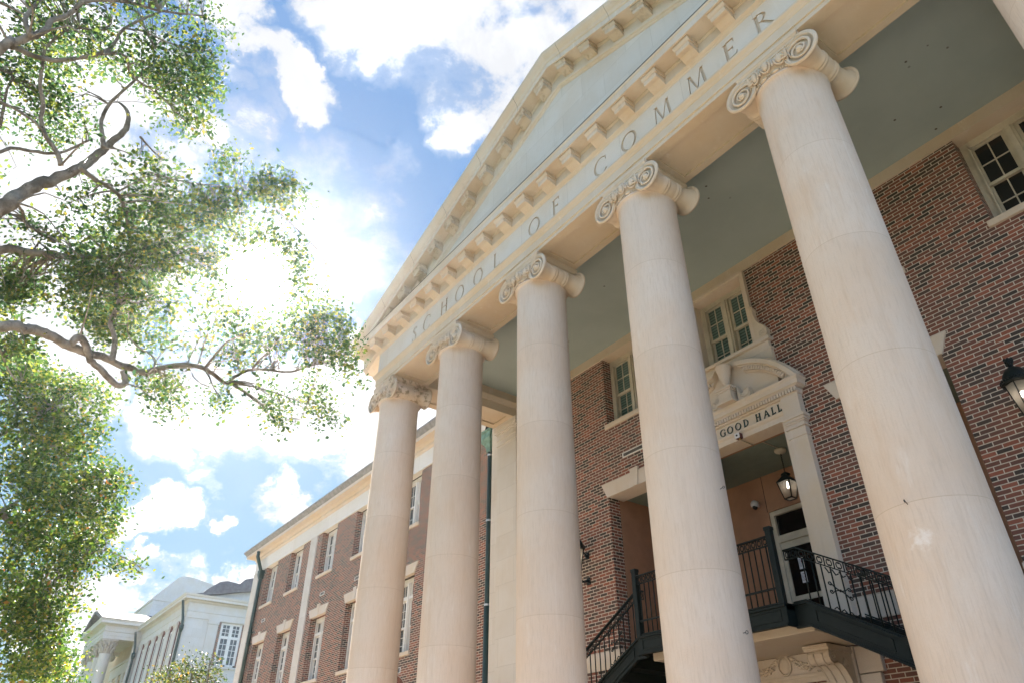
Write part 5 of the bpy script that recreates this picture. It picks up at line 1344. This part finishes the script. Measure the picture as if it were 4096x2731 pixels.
br = [
 [(-880, 1330, 9.4, 70), (-450, 1060, 9.4, 52)]+path(Z1, [(0, 1310), (100, 1235), (250, 1160), (400, 1105), (520, 1040), (620, 965), (700, 890), (790, 810), (805, 740), (792, 690), (760, 655), (735, 640)], 9.5, 11.2, 40, 3),
 path(Z1, [(650, 930), (645, 860), (635, 790), (650, 720), (700, 640), (830, 520), (900, 450), (960, 395), (965, 300)], 10.1, 11.2, 13, 4),
 path(Z1, [(385, 1040), (355, 955), (290, 860), (258, 760), (270, 650), (252, 540), (268, 400), (290, 300), (400, 205), (500, 180), (640, 190), (700, 150)], 9.8, 10.6, 14, 4),
 path(Z1, [(560, 880), (420, 945), (330, 965), (200, 950), (80, 930), (0, 955), (-200, 1000)], 10.1, 9.6, 6, 9),
 [(-890, 1330, 9.4, 62), (-820, 1080, 9.35, 50), (-480, 640, 9.2, 36)]+path(Z1, [(0, 310), (60, 280), (200, 230), (290, 190), (320, 130), (420, 100), (540, 10), (700, 5), (850, 25), (1000, 70), (1270, 100)], 9.2, 10.2, 22, 4),
 path(Z1, [(195, 230), (160, 120), (220, 40), (270, -20)], 9.3, 9.8, 13, 7),
 path(Z1, [(60, 290), (110, 305), (230, 360), (390, 380), (640, 335), (720, 270), (770, 190), (900, 120), (1000, 80)], 9.3, 10.4, 15, 5),
 path(Z1, [(640, 335), (760, 340), (800, 390), (830, 480), (1000, 600), (1100, 700), (1160, 760)], 9.8, 10.6, 9, 3),
 path(Z1, [(770, 180), (900, 200), (1060, 270), (1200, 310), (1330, 320)], 10.0, 10.6, 5, 3),
 path(Z1, [(0, 640), (120, 700), (240, 790), (300, 880)], 9.9, 9.9, 7, 5),
 path(Z1, [(0, 800), (20, 690), (45, 560), (80, 480), (0, 440)], 10.4, 10.6, 8, 4),
 path(Z1, [(500, 1050), (600, 1130), (680, 1170), (760, 1250), (800, 1400), (820, 1560)], 9.9, 10.6, 13, 8),
 path(Z1, [(95, 1270), (140, 1330), (160, 1400), (240, 1460), (340, 1520)], 9.5, 10.1, 9, 5),
 path(Z1, [(880, 860), (950, 940), (1020, 1000)], 10.5, 10.9, 6, 3),
 [(-890, 1400, 9.4, 50), (-400, 1100, 9.6, 34)]+path(Z2, [(0, 0), (150, 10), (330, 30), (520, 50), (700, 40), (830, 20), (1000, -20)], 9.8, 10.8, 22, 6),
 path(Z2, [(520, 60), (580, 120), (660, 175), (745, 185)], 10.2, 10.3, 10, 6),
 [(-900, 1480, 9.5, 56), (-400, 1390, 9.4, 42)]+path(Z2, [(0, 485), (150, 492), (280, 522), (400, 585), (480, 622), (560, 648), (640, 665), (760, 720), (830, 742), (900, 768), (1000, 742), (1120, 718), (1240, 728), (1330, 770), (1420, 832), (1480, 788), (1560, 752), (1650, 748), (1820, 762), (1950, 722), (2060, 700), (2130, 650), (2190, 605)], 9.3, 11.6, 29, 2.5),
 path(Z2, [(450, 585), (500, 545), (545, 610), (570, 690), (630, 745), (690, 810), (745, 848), (785, 825), (770, 755)], 9.6, 9.9, 19, 15),
 path(Z2, [(700, 700), (720, 560), (690, 460), (740, 350), (730, 250), (745, 180), (820, 120), (820, 0)], 9.8, 10.6, 15, 6),
 path(Z2, [(745, 180), (650, 85), (640, 0)], 10.2, 10.4, 6, 4), path(Z2, [(820, 120), (950, 110), (1060, 45)], 10.3, 10.9, 6, 3),
 path(Z2, [(970, 740), (960, 670), (860, 600), (800, 520), (810, 400)], 9.9, 10.5, 6, 3),
 path(Z2, [(2000, 740), (1930, 950), (1890, 1060)], 11.4, 11.4, 3, 2), path(Z2, [(1500, 760), (1480, 690), (1420, 660)], 10.9, 11.1, 3.5, 2),
 path(Z2, [(1270, 840), (1220, 800), (1190, 740)], 10.7, 10.8, 3, 2), path(Z2, [(0, 615), (40, 720), (90, 800), (140, 815)], 9.7, 10, 6, 2.5),
 path(Z1, [(1000, 1100), (1200, 1150), (1480, 1180), (1650, 1240), (1800, 1380), (1950, 1520), (2050, 1650)], 10.9, 11.6, 4, 2),
]
polys = [
 ([(0, 0), (870, 0), (930, 140), (870, 260), (860, 350), (600, 330), (300, 290), (0, 260)], 14),
 ([(560, 240), (870, 230), (860, 420), (890, 470), (820, 520), (700, 590), (640, 640), (560, 520)], 15),
 ([(0, 250), (240, 260), (330, 360), (400, 480), (380, 560), (200, 600), (0, 580)], 13),
 ([(240, 800), (420, 650), (560, 600), (720, 640), (850, 760), (880, 960), (830, 1200), (700, 1330), (480, 1300), (300, 1100)], 22),
 ([(0, 980), (330, 1000), (430, 1150), (700, 1280), (820, 1310), (1000, 1340), (1180, 1390), (1200, 1480), (900, 1480), (520, 1450), (300, 1300), (200, 1250), (0, 1280)], 20),
 ([(870, 1000), (1000, 890), (1190, 950), (1230, 1080), (1200, 1270), (1000, 1290), (860, 1240)], 10), ([(860, 560), (960, 600), (1010, 700), (960, 760), (860, 760)], 12), ([(1180, 1100), (1300, 1120), (1350, 1230), (1240, 1220)], 9), ([(830, 790), (960, 750), (1010, 880), (880, 1000), (860, 1250), (1000, 1280), (1130, 1260), (1150, 1400), (800, 1330)], 22), ([(0, 1330), (170, 1340), (190, 1430), (0, 1440)], 30), ([(30, 850), (230, 900), (220, 1000), (60, 920)], 16),
 ([(960, 700), (1080, 660), (1180, 720), (1260, 850), (1320, 1000), (1310, 1110), (1230, 1080), (1190, 950), (1080, 900), (1000, 800)], 12),
 ([(1130, 1260), (1250, 1200), (1370, 1240), (1430, 1360), (1430, 1480), (1250, 1470), (1150, 1400)], 26),
 ([(520, 1470), (660, 1480), (760, 1560), (740, 1690), (640, 1680), (580, 1570)], 22),
 ([(820, 1500), (940, 1490), (920, 1620), (860, 1740)], 13), ([(980, 1510), (1080, 1510), (1180, 1600), (1170, 1700), (1080, 1720), (1040, 1600)], 24),
 ([(1190, 1500), (1260, 1490), (1330, 1600), (1420, 1740), (1400, 1780), (1330, 1700), (1230, 1670)], 18), ([(1350, 1390), (1440, 1420), (1455, 1540), (1400, 1540)], 24),
 ([(-900, -250), (0, -250), (0, 1500), (-900, 1500)], 8), ([(0, -250), (900, -250), (880, 0), (0, 0)], 14)]
oak = tag(empty('oak_tree', (at(-950, 1350, 9.4).x, at(-950, 1350, 9.4).y, 0)), 'large oak with thick pale mottled limbs reaching over the sky beside the sun', 'tree')
tb = at(-900, 1400, 9.4)
foot = [(Vector((tb.x-.25, tb.y-.3, -.1)), .62), (Vector((tb.x-.2, tb.y-.25, .5)), .47), (Vector((tb.x-.1, tb.y-.12, 2.4)), .40), (Vector((tb.x, tb.y, tb.z-.2)), .37), (at(-892, 1300, 9.4), .27), (at(-880, 1215, 9.4), .16), (at(-870, 1160, 9.4), .05)]
n1_ = grow(oak, br, polys, (9.7, 13.0), .058, 'leaf', 15, .10, twig=.0055, holes=((1032, 1105, 140),), seed=5, foot=foot)
b2 = [
 [(-500, 2400, 23, 60), (-200, 2250, 23, 40)]+[(-20, 2060, 23, 26), (40, 2080, 23, 16), (90, 2110, 23, 10), (180, 2130, 23, 6)], [(-20, 2060, 23, 16), (60, 2010, 23, 8), (130, 1960, 23, 4)],
 [(-300, 2300, 23, 30), (-100, 1850, 22.5, 16), (60, 1700, 22.5, 8), (200, 1640, 22, 4)], [(-300, 2350, 23, 26), (0, 2400, 23, 12), (150, 2380, 23, 6), (300, 2250, 23, 4), (420, 2200, 23, 3), (580, 2275, 23, 2)], [(60, 1700, 22.5, 6), (250, 1800, 22, 4), (400, 1880, 22, 3)]]
p2 = [([(0, 1330), (120, 1350), (180, 1470), (330, 1510), (440, 1540), (455, 1650), (440, 1750), (360, 1800), (420, 1830), (515, 1870), (530, 1950), (470, 2080), (440, 2170), (380, 2250), (320, 2330), (300, 2420), (250, 2500), (240, 2600), (290, 2731), (0, 2731)], 52),
 ([(440, 2170), (500, 2230), (590, 2285), (460, 2275), (380, 2270)], 30), ([(300, 2390), (390, 2400), (370, 2440), (310, 2450)], 18), ([(270, 2530), (330, 2510), (350, 2560), (280, 2570)], 18), ([(-500, 1500), (0, 1450), (0, 2731), (-500, 2731)], 8)]
elm = tag(empty('elm_tree', (at(-480, 2400, 23).x, at(-480, 2400, 23).y, 0)), 'dense yellow green tree filling the lower left edge below the oak limbs', 'tree')
t2 = at(-500, 2400, 23)
n2_ = grow(elm, b2, p2, (20.5, 26), .105, 'leaf_low', 13, .19, seed=9, twig=.007, step=46, foot=[(Vector((t2.x, t2.y, -.1)), .6), (Vector((t2.x, t2.y, .6)), .45), (t2, .38)])
p3 = [([(560, 2760), (620, 2675), (700, 2655), (740, 2610), (775, 2640), (800, 2650), (840, 2600), (880, 2660), (885, 2760)], 60)]
b3 = [[(700, 2900, 33, 12), (690, 2780, 33, 8), (680, 2700, 33, 3)], [(740, 2900, 33, 12), (760, 2760, 33, 8), (770, 2660, 33, 3)], [(760, 2900, 33, 10), (820, 2760, 33, 7), (840, 2640, 33, 3)]]
t3 = at(735, 2900, 33)
myr = tag(empty('small_tree', (t3.x, t3.y, 0)), 'small loose yellow green tree in front of the white hall end wall', 'tree')
grow(myr, b3, p3, (31.5, 34.5), .10, 'leaf_bush', 12, .2, seed=12, twig=.008, step=40, foot=[(Vector((t3.x, t3.y, -.1)), .14), (Vector((t3.x, t3.y, 1.5)), .11), (t3, .09)])
p4 = [([(150, 2790), (170, 2640), (250, 2560), (330, 2620), (350, 2700), (310, 2790)], 40), ([(330, 2560), (360, 2540), (380, 2600), (350, 2640)], 14)]
b4 = [[(220, 2950, 40, 12), (230, 2780, 40, 8), (250, 2640, 40, 4)], [(230, 2780, 40, 5), (300, 2680, 40, 3)]]
t4 = at(220, 2950, 40)
bt = tag(empty('small_tree', (t4.x, t4.y, 0)), 'far dark green tree between the elm foliage and the white hall columns', 'tree')
grow(bt, b4, p4, (38, 42), .12, 'leaf_low', 12, .26, seed=15, twig=.009, step=40, foot=[(Vector((t4.x, t4.y, -.1)), .2), (t4, .15)])
# unseen tree added right of the camera to keep sky light off the porch
rg = random.Random(31)
st = tag(empty('added_shade_oak', (15.5, -9.5, 0)), 'broad oak out of view, added to shade the right end of the porch', 'tree')
tk = MB()
pts = smooth([(Vector((15.5, -9.5, -.1)), .6), (Vector((15.5, -9.5, 1.2)), .42), (Vector((15.4, -9.2, 4)), .36), (Vector((15.2, -8.8, 6.5)), .28)], 5); tk.tube([p for p, r in pts], [r for p, r in pts], 12)
lv = Leaves()
for k in range(16):
    a = k*2.4; e = Vector((15.5+5*math.cos(a)*rg.uniform(.6, 1), -8.6+4.6*math.sin(a)*rg.uniform(.6, 1), rg.uniform(6.5, 12.5)))
    b = Vector((15.3, -8.9, rg.uniform(4, 6.5))); mm = b.lerp(e, .5)+Vector((0, 0, .6))
    tk.tube([b, b.lerp(mm, .6), mm, mm.lerp(e, .6), e], [.16, .13, .10, .06, .02], 7)
    for q in range(9):
        c = e+Vector((rg.gauss(0, 1.1), rg.gauss(0, 1.1), rg.gauss(0, .9)))
        for j in range(60): lv.add(c+Vector((rg.gauss(0, .5), rg.gauss(0, .5), rg.gauss(0, .4))), .17, rg)
o = tk.build('trunk', 'bark', st); o.location = -Vector(st.location)
lv.build('crown', 'leaf', st)
print('leaves', n1_, n2_)

# ------------------------------------------------------------------ added scattering volume, standing in for lens veil round the sun
mb = MB(); mb.box(-210, 210, -210, 210, -1, 24.5)
hm = bpy.data.materials.new('glare_veil'); hm.use_nodes = True; ht = NT(hm.node_tree); hm.node_tree.nodes.clear()
pv = ht.node('ShaderNodeVolumePrincipled', 0, {'Color': (1, 1, 1, 1), 'Density': .00025, 'Anisotropy': .90})
ht.l.new(pv, ht.node('ShaderNodeOutputMaterial', None).inputs['Volume'])
tag(mb.build('glare_veil', hm), kind='stuff')
